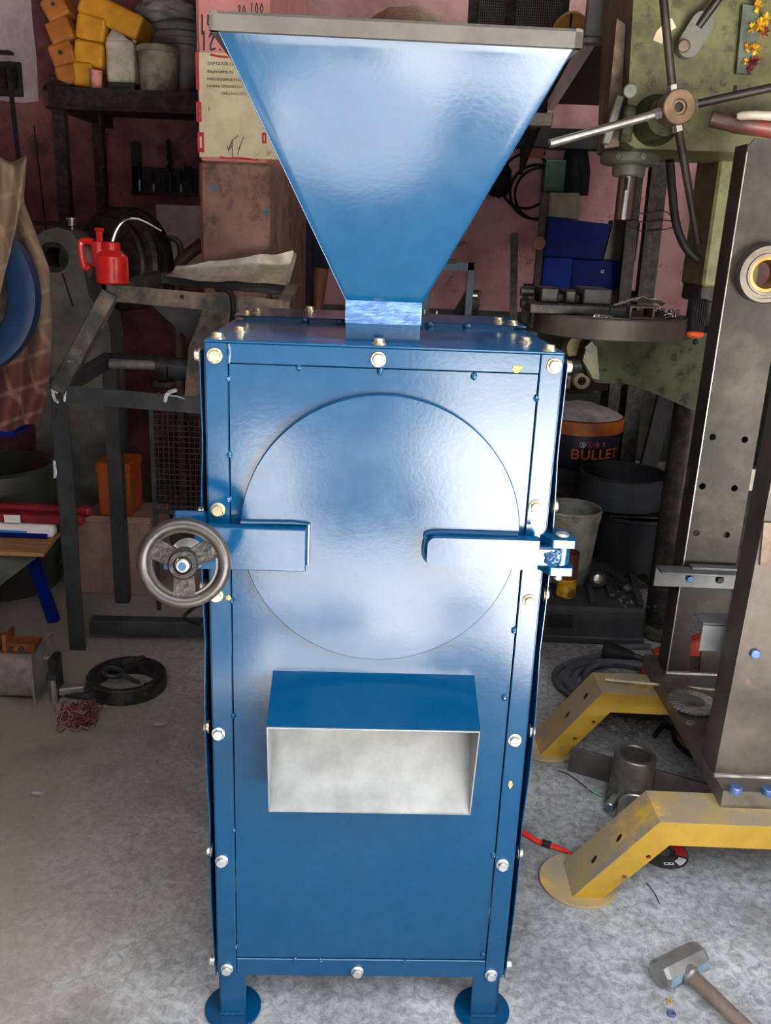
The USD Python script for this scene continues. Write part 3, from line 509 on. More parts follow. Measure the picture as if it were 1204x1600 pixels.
# shaft through the frame
sh = Thing('shaft', 'short polished steel shaft with a black clamping collar inside the steel frame', 'shaft', A(240, 572, 2.9))
sh.part('shaft', cyl(A(171, 568, 2.92), A(300, 574, 2.92), .0165, n=24, b=.002), steel); sh.part('bearing', pipe(A(247, 576, 2.92), A(264, 577, 2.92), .044, .017, 32, .004), blackiron)
sh.part('bearing_foot', box(A(256, 600, 2.92), (.06, .06, .02), .004), blackiron); sh.part('sleeve', cyl(A(266, 577, 2.92), A(312, 581, 2.92), .034, n=28, b=.002), darksteel)
single('cable', tube(spline([A(338, 452, 2.70), A(352, 452, 2.69), A(362, 462, 2.69), A(364, 490, 2.72), A(358, 520, 2.85), A(345, 560, 2.95)]), .009), blackrub, 'black cable hooked over the upper rail of the steel frame', 'cable')
# wire guard
g = Thing('wire_guard', 'dark wire-mesh guard standing inside the steel frame beside the mill', 'guard', drop(A(275, 700, 3.0)))
a, b = A(236, 640, 3.0), A(336, 640, 3.0); z0, z1 = A(280, 800, 3.0)[2], A(280, 622, 3.0)[2]; ws = []
for i in range(13): x = a[0] + (b[0] - a[0]) * i / 12; ws.append(cyl((x, 3.0, z0), (x, 3.0, z1), .0016, n=5))
for i in range(22): z = z0 + (z1 - z0) * i / 21; ws.append(cyl((a[0], 3.003, z), (b[0], 3.003, z), .0016, n=5))
g.part('wire_mesh', cat(*ws), darksteel, kind='stuff')
for x in (a[0], b[0]): g.part('upright', bar((x, 3.0, 0), (x, 3.0, z1 + .01), .014, .014, (0, 1, 0)), darksteel)
g.part('bottom_bar', bar((a[0], 3.0, z0), (b[0], 3.0, z0), .014, .014), darksteel)
# bright bent sheet lying on the frame
def trough(u, v):
    p = A(258 + 186 * u, 433 + 13 * u, 3.24) * (1 - v) + A(274 + 184 * u, 415 - 22 * u, 3.32) * v
    return p + V(0, .03 * math.sin(v * 3.1), .010 * (meshkit.noise(V(u * 7, v * 3, 2)) - .5))
gm = mat('foil_sheet', S(236, 232, 218), S(196, 188, 168), 12, .42, .6, .3, metal=.5, bump=.5, bscale=16, bdist=.008)
tr = Thing('bent_sheet', 'crumpled bright sheet-metal trough lying on the back of the steel frame', 'sheet metal', A(350, 440, 3.3))
tr.part('sheet', grid(trough, 22, 8, .0015), gm, smooth=True); tr.part('flange', quad(A(444, 446, 3.242), A(458, 393, 3.322), A(463, 398, 3.35), A(450, 448, 3.28), .0015), gm)
# ---- big pulley with its bearing block
pm = Thing('pulley_block', 'grey-green cast bearing block with a dark belt pulley behind it', 'machine', drop(A(110, 500, 3.5)))
Yb = 3.45; W2 = lambda x, y: tuple(A(x, y, Yb)[[0, 2]])
out = sg.Polygon([W2(*q) for q in [(46, 400), (52, 375), (68, 360), (90, 355), (112, 362), (126, 384), (131, 425), (138, 460), (150, 480), (166, 492), (172, 520)]] + [(W2(172, 520)[0], 0), (W2(40, 520)[0], 0), W2(42, 470)])
hc = W2(84, 402); out = out.buffer(.008).buffer(-.008)
pm.part('bearing_block', prism(out.difference(sg.Point(hc).buffer(.056, quad_segs=12)), -.17 if False else .17, (0, Yb + .17, 0), (1, 0, 0), (0, 0, 1)), casting, smooth=25)
pm.part('bearing_liner', pipe((hc[0], Yb + .01, hc[1]), (hc[0], Yb + .16, hc[1]),   .057, .038, 32, .003), blackiron)
pm.part('groove', prism(sg.LineString([W2(98, 428), W2(114, 478)]).buffer(.003), .002, (0, Yb - .0005, 0), (1, 0, 0), (0, 0, 1)), blackrub)
ax = nrm(V(.42, .9, .03)); pc = A(184, 406, 3.73)
pm.part('pulley', lathe([(0, -.11), (.085, -.11), (.10, -.10), (.10, -.06), (.165, -.055), (.175, -.045), (.175, -.02), (.192, -.015), (.205, .0), (.205, .035), (.19, .04), (.19, .055), (.205, .06), (.205, .10), (.03, .10), (0, .10)], 64, pc, ax), blackiron)
pm.part('hub', lathe([(0, -.25), (.07, -.25), (.085, -.235), (.085, -.10), (0, -.10)], 40, pc, ax), casting)
gq = A(112, 356, 3.5); pm.part('grease_cup', lathe([(0, 0), (.006, 0), (.006, .022), (.014, .026), (.014, .048), (.020, .050), (.020, .054), (0, .054)], 24, A(113, 364, 3.5)), steel, label='bright grease cup')
# ---- red oil can
oc = A(176, 441, 2.77); oc[2] = zR
can = Thing('oil_can', 'red oil can with a thin bent spout standing on the steel frame', 'oil can', oc)
can.part('body', lathe([(0, .0005), (.046, .0005), (.0485, .004), (.0485, .075), (.046, .082), (.032, .095), (.027, .098), (.027, .118), (.024, .122), (0, .122)], 40, oc), red)
sc = oc + V(-.045, 0, .05); can.part('pump_chamber', cyl(sc + V(.006, 0, -.002), sc + V(.006, 0, .072), .021, n=28, b=.002), red)
can.part('handle', tube(spline([sc + V(-.008, 0, .069), sc + V(-.034, 0, .072), sc + V(-.045, 0, .062), sc + V(-.044, 0, .02), sc + V(-.036, 0, -.006), sc + V(-.020, 0, .0)], 6), .0105, 10), red)
can.part('trigger', cat(box(sc + V(.012, 0, .087), (.018, .014, .034), .003), box(sc + V(.013, 0, .106), (.026, .018, .010), .003)), red)
can.part('spout', tube(spline([oc + V(.004, 0, .118), A(181, 362, 2.77), A(190, 348, 2.77), A(205, 341, 2.77), A(225, 346, 2.78), A(252, 361, 2.8)]), np.linspace(.0075, .0030, 41), 10), chrome, label='bent chrome spout')
# ---- rack with its load
RY = 4.0; rz = A(200, 140, RY)[2]; rx0 = A(76, 150, RY)[0]; rx1 = px0 - .004
rack = Thing('black_rack', 'black steel rack with a heavy top shelf, beside the pillar', 'rack', (rx0, RY, 0))
rack.part('top_shelf', bx(rx0, rx1, RY + .012, 4.72, rz - .03, rz), blackiron, smooth=False); rack.part('front_rail', Lbar((rx0, RY, rz - .088), (rx1, RY, rz - .088), .05, .088, .008, (0, 0, 1), -1, 1), blackiron, smooth=False)
for x, Y in ((A(95, 260, RY)[0], RY + .03), (A(155, 260, 4.48)[0], 4.5)): rack.part('post', bar((x, Y, 0), (x, Y, rz - .03), .05, .05, (0, 1, 0), .003), blackiron)
rack.part('side_rail', bar((A(95, 260, RY)[0], RY + .03, rz - .06), (A(95, 260, RY)[0], 4.70, rz - .06), .04, .05), blackiron)
p = A(40, 352, 4.2); rack.part('lower_rail', bar(A(95, 350, RY + .05), V(-1.9, RY + .1, A(60, 350, RY)[2]), .02, .02), blackiron)
yel = mat('yellow_can', S(216, 158, 40), S(196, 138, 30), 9, .4, .6, .42, bump=.1); ora = mat('orange_can', S(178, 112, 48), S(160, 96, 40), 9, .4, .6, .42, bump=.1)
def ycan(c, s, tilt, m, label, cap=None, yaw=0):
    """plastic oil can lying down: rounded body, grip ridge, screw cap"""
    c = np.asarray(c); M = trimesh.transformations.translation_matrix(c) @ rotm(yaw, (0, 0, 1)) @ rotm(tilt, (0, 1, 0))
    t = Thing('oil_container', label, 'plastic can', c, group=None)
    t.part('body', tf(cat(rbox((0, 0, 0), s, .016)), M), m, smooth=40)
    t.part('grip', tf(rbox((0, s[1] * .1, s[2] / 2 - .002), (s[0] * .5, s[1] * .4, .012), .005), M), m, smooth=40)
    if cap: t.part('cap', tf(cyl((cap[0], -s[1] / 2 + .002, cap[1]), (cap[0], -s[1] / 2 - .006, cap[1]), .008, n=20, b=.002), M), blackplastic)
    return t
def mid(x, y, Y): return A(x, y, Y)
hcn = .098
for i, (x, y, w, tilt, lab, cap) in enumerate([(116, 122, .10, 14, 'orange plastic can at the bottom of the left stack on the rack', None), (108, 90, .105, 20, 'orange plastic can second from the bottom of the left stack on the rack', (.0, .002)), (104, 55, .105, 22, 'orange plastic can second from the top of the left stack on the rack', None), (97, 20, .10, 28, 'orange plastic can on top of the left stack on the rack', (.005, .01))]):
    c = A(x, y, 4.20); ycan(c, (w, .20, hcn * (.85 if i == 0 else .93)), -tilt if False else tilt * -1, ora, lab, cap)
for i, (x, y, w, tilt, lab) in enumerate([(140, 122, .085, 2, 'yellow plastic can behind the pink cup, bottom of the right stack on the rack'), (149, 90, .125, 8, 'yellow plastic can second from the bottom of the right stack on the rack'), (152, 51, .125, 10, 'yellow plastic can second from the top of the right stack on the rack'), (182, 30, .27, 22, 'long yellow plastic can lying across the top of the right stack')]):
    c = A(x, y, 4.20 + .012 * i); ycan(c, (w, .20, hcn if i < 3 else .10), tilt, yel, lab)
def vessel(name, label, c, prof, m, cat_='bucket', extra=(), n=40):
    t = Thing(name, label, cat_, c); t.part('body', lathe(prof, n, c), m)
    for e in extra: t.part(*e)
    return t
# translucent can
jx = A(192, 100, 4.17); jc = V(jx[0], 4.17, rz); jm = mat('cloudy_plastic', S(206, 204, 188), S(168, 166, 150), 14, .4, .62, .45, c3=S(96, 94, 84), s3=9, lo3=.55, hi3=.7)
jt = Thing('jerrycan', 'cloudy translucent jerrycan with dark oil at the bottom, on the rack', 'jerrycan', jc)
jt.part('body', cat(rbox(jc + V(0, 0, .125), (.122, .10, .17), .018), hull(np.vstack([rbox(jc + V(-.012, 0, .205), (.095, .085, .03), .012).vertices, rbox(jc + V(-.020, 0, .245), (.035, .04, .012), .005).vertices]))), jm, smooth=40)
jt.part('oil_level', rbox(jc + V(0, 0, .024), (.1225, .1005, .048), .016), mat('dark_oil', S(60, 66, 74), rough=.3), smooth=40, label='dark oil inside'); jt.part('cap', cyl(jc + V(-.02, 0, .25), jc + V(-.02, 0, .268), .018, n=24, b=.003), jm)
jt.part('handle', tube(spline([jc + V(.005, 0, .255), jc + V(.04, 0, .245), jc + V(.055, 0, .205)], 6), .009), jm)
bxx = A(247, 100, 4.16); bc = V(bxx[0], 4.16, rz); dirty = mat('dirty_bucket', S(168, 164, 150), S(120, 114, 102), 12, .42, .62, .55, c3=S(70, 66, 60), s3=7, lo3=.55, hi3=.68)
vessel('paint_bucket', 'dirty off-white bucket with a ribbed rim on the rack, right of the jerrycan', bc, [(0, 0), (.072, 0), (.076, .006), (.083, .165), (.089, .168), (.089, .186), (.084, .192), (.079, .188), (.073, .01), (0, .01)], dirty)
tb = A(284, 100, 4.40); tb = V(tb[0], 4.44, rz); gpl = mat('grey_plastic', S(120, 124, 126), S(100, 104, 106), 10, .4, .6, .4)
ph = A(284, 40, 4.44)[2] - rz
vessel('lidded_pail', 'grey plastic pail with stepped lid at the back of the rack, under the plastic bag', tb, [(0, 0), (.125, 0), (.132, ph - .10), (.142, ph - .095), (.142, ph - .07), (.134, ph - .065), (.134, ph - .045), (.145, ph - .04), (.145, ph - .015), (.12, ph), (0, ph)], gpl, 'pail', n=48)
q = A(256, 18, 4.44); bagc = V(q[0] + .02, 4.44, rz + ph + .05)
single('plastic_bag', blob(bagc, (.135, .13, .058), 4, .28, 2.4, 4), greycloth, 'crumpled clear plastic bag on top of the grey pail', 'bag', smooth=60)
q = A(151, 136, 4.08); cc_ = V(q[0], 4.08, rz); cup = Thing('paper_cup', 'small pink paper cup at the front of the rack', 'cup', cc_)
cup.part('body', lathe([(0, 0), (.021, 0), (.0265, .074), (.028, .075), (.028, .078), (.025, .077), (.02, .004), (0, .004)], 28, cc_), mat('pink_cup', S(226, 160, 150), S(210, 130, 124), 30, .4, .6, .6))
q = A(94, 138, 4.14); dc = V(q[0], 4.14, rz); vessel('metal_funnel', 'dark metal cone lying rim down on the left end of the rack', dc, [(0, .078), (.012, .076), (.028, .052), (.05, .034), (.068, .018), (.072, .004), (.066, .0), (.0, .0)], darksteel, 'funnel')
# drill bits on their wall board
dy = AW - .004; db = Thing('drill_board', 'black tool board with pegged slots on the alcove wall', 'tool board', A(258, 297, dy))
bq = lambda x, y, Y=dy: A(x, y, Y)
bl, br = bq(208, 297), bq(310, 303); bt = bq(208, 222)
db.part('back', bx(bl[0], br[0], dy - .012, dy, br[2], bq(250, 262)[2]), blackplastic, smooth=False); db.part('upright', bx(bl[0], bl[0] + .05, dy - .012, dy, br[2], bt[2]), blackplastic, smooth=False); db.part('ledge', bx(bl[0], br[0], dy - .055, dy, br[2] - .012, br[2]), blackplastic, smooth=False)
for i, (x, y, r) in enumerate([(218, 254, .007), (227, 282, .006), (240, 270, .008), (251, 280, .006), (259, 273, .006), (266, 220, .014), (274, 276, .006), (283, 268, .008), (290, 258, .007), (298, 262, .011)]):
    c = bq(x, 290, dy - .032); h = bq(x, y)[2] - br[2]; t = Thing('drill_bit', ['slim', 'short', 'grey', 'small', 'plain', 'tall thick', 'narrow', 'bright', 'spiral', 'stout'][i] + ' dark drill bit, ' + ['first', 'second', 'third', 'fourth', 'fifth', 'sixth', 'seventh', 'eighth', 'ninth', 'last'][i] + ' from the left on the tool board', 'drill bit', (c[0], dy - .032, br[2]))
    t.part('shank', cyl((c[0], dy - .032, br[2]), (c[0], dy - .032, br[2] + h * .4), r, n=12), steel if i in (0, 2, 7) else darksteel)
    s_ = np.linspace(0, 1, 40); t.part('flutes', tube(np.stack([c[0] + .3 * r * np.cos(s_ * 22), dy - .032 + .3 * r * np.sin(s_ * 22), br[2] + h * (.4 + .6 * s_)], 1), r * .75, 8), darksteel)
q0, q1 = A(243, 319, AW - .02), A(318, 322, AW - .02); single('grey_board', prism([(q0[0], q0[2]), (q1[0], q1[2]), (q1[0], A(318, 440, AW - .02)[2]), (q0[0] + .005, A(243, 436, AW - .02)[2])], .014, (0, AW - .001, 0), (1, 0, 0), (0, 0, 1)), mat('grey_board', S(236, 234, 228), S(212, 210, 204), 12, .4, .6, .7), 'pale grey square board fixed to the wall between pulley and pillar', 'board')
single('elbow_pipe', tube(spline([A(236, 372, 3.95), A(262, 372, 3.95), A(275, 375, 3.95), A(281, 384, 3.95), A(282, 402, 3.95), A(282, 470, 3.95), drop(A(282, 470, 3.95))]), .013), casting, 'grey elbow pipe rising beside the pulley', 'pipe')
p1, p0 = A(316, 380, 3.86), A(280, 412, 3.86); single('brown_pipe', tube(spline([p1, p0, p0 + V(-.012, 0, -.10), V(p0[0] - .012, 3.86, .002)], 6), .026, 16), mat('brown_pipe', S(104, 76, 62), S(80, 60, 52), 14, .4, .6, .5), 'thick brown pipe bending up towards the pillar behind the big pulley', 'pipe')
# things on the alcove wall
wy = AW - .004
pa = [(-.6 if False else A(-70, -60, wy)[0], A(-70, -60, wy)[2]), (A(45, -60, wy)[0], A(45, -60, wy)[2]), (A(50, 30, wy)[0], A(50, 30, wy)[2]), (A(57, 90, wy)[0], A(57, 90, wy)[2]), (A(60, 158, wy)[0], A(60, 158, wy)[2]), (A(38, 161, wy)[0], A(38, 161, wy)[2]), (A(-70, 150, wy)[0], A(-70, 150, wy)[2])]
single('plaster_patch', prism(pa, .006, (0, AW, 0), (1, 0, 0), (0, 0, 1)), greyplaster, 'pale unpainted plaster patch on the wall above the rods', kind='structure')
sb = Thing('switchboard', 'grimy black switchboard at the left edge of the alcove wall', 'switchboard', A(10, 150, wy))
c0, c1 = A(-40, 95, wy), A(38, 152, wy); sb.part('panel', bx(c0[0], c1[0], wy - .02, wy, c1[2], c0[2], .004), blackplastic)
for i in range(3): x = c1[0] - .03 - .05 * i; sb.part('fuse_holder', box((x, wy - .032, (c0[2] + c1[2]) / 2), (.028, .028, .09), .005), blackiron)
sb.part('top_strip', bx(c0[0], A(22, 80, wy)[0], wy - .05, wy, c0[2] + .03, c0[2] + .045, .003), darksteel)
p0, p1 = A(12, 96, AW - .07), A(40, 345, AW - .2); single('flat_bar', bar(ext(p0, p1), p0, .022, .006, (0, 1, 0)), darksteel, 'flat steel bar leaning on the wall under the switchboard', 'steel bar')
p0, p1 = A(53, 198, AW - .03), A(71, 350, AW - .15); single('thin_rod', cyl(ext(p0, p1), p0, .004, n=8), darksteel, 'thin steel rod leaning on the pink wall left of the rack', 'rod')
# ---- blue wheel under a brown checked cloth, left edge
wcn = A(-78, 455, 2.36); wh = Thing('belt_pulley', 'big blue pulley wheel half hidden by a brown cloth at the left edge', 'pulley wheel', drop(wcn))
bw = mat('blue_wheel', S(12, 40, 70), S(10, 32, 58), 16, .4, .6, .45, spec=.2)
wax = nrm(V(.12, -1, .05)); wh.part('rim', lathe([(.155, -.03), (.20, -.038), (.222, -.03), (.228, 0), (.222, .03), (.20, .036), (.155, .03), (.165, 0)], 72, wcn, wax, close=True), bw)
wh.part('rim_line', torus(wcn - wax * -.038 if False else wcn + wax * -.0385, wax, .196, .0014, 72, 6), mat('pale_line', S(150, 170, 190)))
wh.part('hub', cyl(wcn - wax * .17, wcn + wax * .05, .05, n=32), bw); wh.part('web', lathe([(.04, -.008), (.16, -.008), (.16, .008), (.04, .008)], 48, wcn, wax, close=True), blackiron)
wh.part('pedestal', bx(wcn[0] - .16, Z(-12, 1110)[0] - .26, 2.53, 2.72, 0, wcn[2] - .06), blue_dark); wh.part('bracket', bx(wcn[0] - .10, A(22, 660, 2.54)[0], 2.53, 2.64, A(10, 682, 2.54)[2], A(10, 640, 2.54)[2], .008), blue_dark)
path = [(0, 470, 2.27, -2), (.12, 400, 2.27, 14), (.25, 330, 2.27, 30), (.38, 252, 2.29, 41), (.45, 246, 2.36, 42), (.55, 318, 2.44, 37), (.68, 420, 2.47, 76), (.8, 520, 2.46, 80), (.92, 610, 2.46, 74), (1, 668, 2.46, 58)]
pp = np.array(path)
def cloth(a, b):
    y, Y, xr_ = (np.interp(b, pp[:, 0], pp[:, k]) for k in (1, 2, 3)); x = -45 + (xr_ + 45) * a
    return A(x, y + 6 * math.sin(a * 9 + b * 3) * (a < 1), Y + .016 * math.sin(a * 17 + 3 * b) * min(1, b * 3) * (.3 + b) + .010 * math.sin(b * 21 + a * 6))
plaid = usdkit.material(stage, '/World/Looks/plaid_cloth', {'g': ('texture_coordinate', {}), 'mp': ('mapping', {'rotation': (0, .35, 0)}), 'w1': ('wave_texture', {'scale': 4.2, 'distortion': .6, 'bands_direction': 'x'}), 'w2': ('wave_texture', {'scale': 4.2, 'distortion': .6, 'bands_direction': 'z'}),
    'mx': ('math', {'math_type': 'maximum'}), 'r': ('rgb_ramp', {'ramp': [(0, (0, 0, 0)), (.90, (0, 0, 0)), (.99, (.28, .28, .28)), (1, (.28, .28, .28))]}), 'sx': ('separate_xyz', {}), 'mr': ('map_range', {'from_min': .15, 'from_max': .34, 'clamp': True}), 'n': ('noise_texture', {'scale': 9}),
    'b0': ('mix_color', {'a': S(72, 34, 30), 'b': S(92, 74, 58)}), 'b1': ('mix_color', {'b': S(140, 118, 96)}), 'p': ('principled_bsdf', {'roughness': .95})},
    [('g.object', 'mp.vector'), ('mp.vector', 'w1.vector'), ('mp.vector', 'w2.vector'), ('w1.fac', 'mx.value1'), ('w2.fac', 'mx.value2'), ('mx.value', 'r.fac'), ('g.object', 'sx.vector'), ('sx.z', 'mr.value'), ('mr.result', 'b0.fac'), ('b0.result', 'b1.a'), ('r.color', 'b1.fac'), ('b1.result', 'p.base_color')], surface='p.BSDF')
single('checked_cloth', grid(cloth, 40, 70, .003), plaid, 'brown and red checked cloth draped over the blue wheel', 'cloth', smooth=True)
# ---- low bench with packs
lbz = A(60, 862, 2.75)[2]; lx = A(86, 850, 2.9)[0]
lo = Thing('low_bench', 'low bench with an unpainted plywood top at the left edge', 'bench', (lx - .3, 2.85, 0))
lo.part('plywood_top', prism([(-2.0, 2.74), (A(68, 862, 2.74)[0], 2.74), (lx, 2.92), (lx, 2.975), (-2.0, 2.975)], .014, (0, 0, lbz - .014), (1, 0, 0), (0, 1, 0)), wood, smooth=False)
lo.part('side_plate', prism([tuple(A(x, y, 2.78)[[0, 2]]) for x, y in ((-60, 868), (62, 868), (0, 915), (-60, 955))], .006, (0, 2.79, 0), (1, 0, 0), (0, 0, 1)), casting, smooth=False)
lo.part('leg', bar(A(82, 940, 2.86) * (1, 1, 0), V(A(45, 872, 2.86)[0], 2.86, lbz - .014), .035, .03, (0, 1, 0)), blue_dark); lo.part('leg', bar((-1.8, 2.9, 0), (-1.8, 2.9, lbz - .014), .04, .04), blue_dark)
pr_ = .024
for i, (dy_, dz_) in enumerate(((2.90, pr_),)):
    pass
def pack(name, label, x1, Y, z, r, m):
    t = Thing(name, label, 'packet', (-1.6, Y, z - r)); t.part('wrap', rbox(((-1.75 + x1) / 2, Y, z), (x1 + 1.75, r * 2.2, r * 2), r * .8), m, smooth=40); return t
xw = A(84, 832, 2.88)[0]
pw = pack('electrode_packet', 'white and blue welding-rod packet lying on the plywood', xw, 2.90, lbz + .024, .024, white_print)
pw.part('blue_stripe', bx(-1.74, xw - .02, 2.8715, 2.874, lbz + .003, lbz + .020), blue_dark); pw.part('light_stripe', bx(-1.74, xw - .09, 2.8715, 2.874, lbz + .0205, lbz + .028), mat('light_blue', S(60, 130, 190)))
xr2 = A(136, 810, 2.93)[0]
pr1 = pack('electrode_packet', 'red welding-rod packet in front, above the white one', xr2, 2.905, lbz + .066, .018, redpack); pr1.part('print', text('nt', A(113, 819, 2.88) * (1, 0, 1) + V(0, 2.884, 0), (1, 0, 0), (0, 0, 1), .013), white_print); pr1.part('white_band', bx(A(8, 815, 2.89)[0], A(33, 815, 2.89)[0], 2.8835, 2.8855, lbz + .052, lbz + .08), white_print)
pr2 = pack('electrode_packet', 'red welding-rod packet with a grey side, topmost and further back', xr2 + .01, 2.955, lbz + .082, .020, redpack)
dr = A(25, 726, 3.19); vessel('oil_drum', 'dark green open drum behind the red packets', V(-1.47, 3.195, 0), [(0, 0), (.195, 0), (.2, .01), (.2, dr[2] - .01), (.206, dr[2]), (.2, dr[2] + .004), (.194, dr[2]), (.19, .02), (0, .02)], mat('drum_green', S(58, 62, 50), S(46, 48, 40), 8, .4, .6, .5), 'drum', n=56)
q0, q1 = A(116, 815, 3.12), A(238, 900, 3.12); card = mat('pale_cardboard', S(140, 112, 100), S(124, 98, 88), 12, .4, .6, .85)
cb = Thing('cardboard_box', 'pale cardboard box on the floor inside the steel frame', 'box', ((q0[0] + q1[0]) / 2, 3.25, 0)); cb.part('carton', bx(q0[0], q1[0], 3.12, 3.40, 0, q0[2], .004), card)
cb.part('flap', quad((q0[0], 3.12, q0[2] + .001), (q1[0], 3.12, q0[2] + .001), (q1[0], 3.14, q0[2] + .02), (q0[0], 3.14, q0[2] + .02), .003), card)
o0, o1 = A(150, 724, 3.2), A(205, 806, 3.2); ob = Thing('orange_box', 'bright orange box standing on the cardboard box', 'box', ((o0[0] + o1[0]) / 2, 3.28, q0[2])); om = mat('orange_box', S(170, 80, 22), S(140, 62, 18), 9, .4, .6, .6)
ob.part('box', bx(o0[0], o1[0], 3.2, 3.36, q0[2] + .002, o0[2], .004), om); ob.part('lid', bx(o0[0] - .003, o1[0] + .003, 3.197, 3.363, o0[2] - .03, o0[2] + .003, .003), om)
# ---- on the floor, left
rc = Z(200, 1072); rg = Thing('flange_ring', 'dark cast ring with a straight arm lying on the floor', 'casting', rc)
rc = V(rc[0], rc[1] - .01, 0); rg.part('ring', lathe([(.086, .0), (.113, .0), (.117, .004), (.117, .046), (.113, .050), (.098, .050), (.096, .044), (.088, .044), (.086, .040)], 64, rc, close=True), blackiron)
rg.part('arm', bar(rc + V(-.105, -.06, .03), rc + V(-.19, -.075, .022), .036, .022, b=.004), steel, label='bright filed arm'); rg.part('rib', hull([rc + V(-.16, -.085, .012), rc + V(-.03, -.115, .006), rc + V(-.03, -.118, .02), rc + V(-.16, -.09, .018), rc + V(-.12, -.09, .026)]), darksteel)
for a in (80, 200, 320): p = rc + V(.107 * math.cos(math.radians(a)), .107 * math.sin(math.radians(a)), .05); rg.part('boss', cyl(p - V(0, 0, .01), p + V(0, 0, .004), .011, n=16, b=.002), blackiron)
rg.part('side_hole', cyl(rc + V(.062, -.0995, .025), rc + V(.0625, -.101, .025), .007, n=14), blackrub)
hk = Thing('eye_hook', 'small forged eye hook lying inside the cast ring', 'hook', rc + V(-.05, 0, .0)); hk.part('eye', torus(rc + V(-.045, .01, .045), (.2, 0, 1), .026, .008, 28, 8), darksteel); hk.part('shank', tube([rc + V(-.02, .008, .042), rc + V(.035, .015, .012)], .006), darksteel)
tb_ = Thing('loose_bolt', 'short grey bolt lying inside the cast ring', 'bolt', rc + V(.0, -.04, .0)); tb_.part('shank', cyl(rc + V(-.02, -.045, .006), rc + V(.02, -.05, .006), .005, n=12), steel); tb_.part('head', tf(trimesh.creation.extrude_polygon(sg.Polygon(hexagon(.009)), .008), mat4(V(0, 1, 0), V(0, 0, 1), V(1, 0, 0), rc + V(.02, -.05, .008))), steel)
# machine part with copper clamps
fc = Z(55, 1104); fm = Thing('motor_housing', 'silver cylindrical housing with copper clamps lying at the left edge of the floor', 'machine part', fc)
yb = fc[1] + .075; fm.part('housing', lathe([(0, 0), (.075, 0), (.075, .34), (.070, .34), (.068, .02), (0, .02)][::-1], 48, (fc[0], yb, .0755), (-1, 0, .0)), steel)
fm.part('end_plate', bx(fc[0] - .002, fc[0] + .004, yb - .08, yb + .08, 0, .165), steel)
cop = mat('copper', S(176, 108, 70), S(140, 86, 58), 20, .4, .6, .38, metal=.8)
fm.part('copper_plate', bx(fc[0] - .09, fc[0] - .005, yb - .03, yb + .03, .150, .176, .003), cop); fm.part('copper_plate', bx(fc[0] - .26, fc[0] - .11, yb - .03, yb + .03, .15, .185, .003), cop)
fm.part('copper_post', bx(fc[0] - .10, fc[0] - .088, yb - .035, yb + .035, .15, .205, .003), cop)
for x in (-.045, -.075, -.2): fm.part('screw', cyl((fc[0] + x, yb - .031, .163), (fc[0] + x, yb - .036, .163), .008, n=14), darksteel)
fm.part('rod', tube([(fc[0] + .004, yb, .12), (fc[0] + .05, yb - .01, .125)], .006), steel); fm.part('clamp', cat(box((fc[0] + .045, yb - .02, .07), (.022, .06, .14), .004)), blackiron)
fm.part('clamp_screw', cyl((fc[0] + .05, yb - .055, .004), (fc[0] + .045, yb - .05, .085), .009, n=16), steel); fm.part('clamp_nut', tf(trimesh.creation.extrude_polygon(sg.Polygon(hexagon(.015)), .016), trimesh.transformations.translation_matrix((fc[0] + .046, yb - .05, .08))), darksteel)
# cotton waste
cw = Z(121, 1128); th = []
for i in range(150):
    o = V(rng.gauss(0, .022), rng.gauss(0, .020), abs(rng.gauss(.018, .014)) + .004); d = nrm(V(rng.gauss(0, 1), rng.gauss(0, 1), rng.gauss(0, .6))); e = nrm(np.cross(d, V(rng.gauss(0, 1), rng.gauss(0, 1), rng.gauss(0, 1)))); r = rng.uniform(.008, .022)
    pts = np.array([cw + o + r * (math.cos(t) * d + math.sin(t) * e) * (1 + .25 * math.sin(3 * t + i)) for t in np.linspace(0, rng.uniform(3, 6), 14)]); pts[:, 2] = np.maximum(pts[:, 2], .0022); th.append((pts, i % 5))
ct = Thing('cotton_waste', 'tangle of dark red cotton waste on the floor in front of the cast ring', 'cotton waste', cw)
ct.part('core', blob(cw + V(0, 0, .022), (.042, .038, .024), 3, .4, 3), mat('waste_core', S(80, 40, 42), rough=.95), smooth=60)
ct.part('threads', cat(*[tube(p, .0019, 5) for p, k in th if k < 3]), mat('waste_red', S(112, 44, 48), S(80, 34, 38), 60, .4, .6, .95), kind='stuff'); ct.part('pale_threads', cat(*[tube(p, .0017, 5) for p, k in th if k >= 3]), mat('waste_pale', S(150, 112, 104), S(110, 70, 66), 60, .4, .6, .95), kind='stuff')
def scrap(label, px, py, s, seed, m):
    p = Z(px, py); single('rag_scrap', blob(p + V(0, 0, s * .32), (s, s * .55, s * .33), seed, .6, 2.5, 3), m, label, 'rag', smooth=60)
ragm = mat('grey_rag', S(142, 134, 126), S(110, 102, 96), 30, .4, .6, .95)
scrap('grey twist of rag on the floor between cast ring and mill', 250, 1134, .02, 2, ragm); scrap('pale scrap of rag on the brown floor at the left', 60, 1242, .018, 5, ragm); scrap('tiny grey lint scrap on the floor under the low bench', 8, 1000, .022, 8, ragm)
single('floor_cable', tube(spline([V(-.56, 3.0, .008), V(-.58, 2.85, .012), A(290, 968, 2.62), A(300, 952, 2.64), A(318, 944, 2.66), A(345, 945, 2.72), drop(A(350, 1000, 2.9), .008)]), .006), blackrub, 'black cable arching behind the left side of the mill', 'cable')
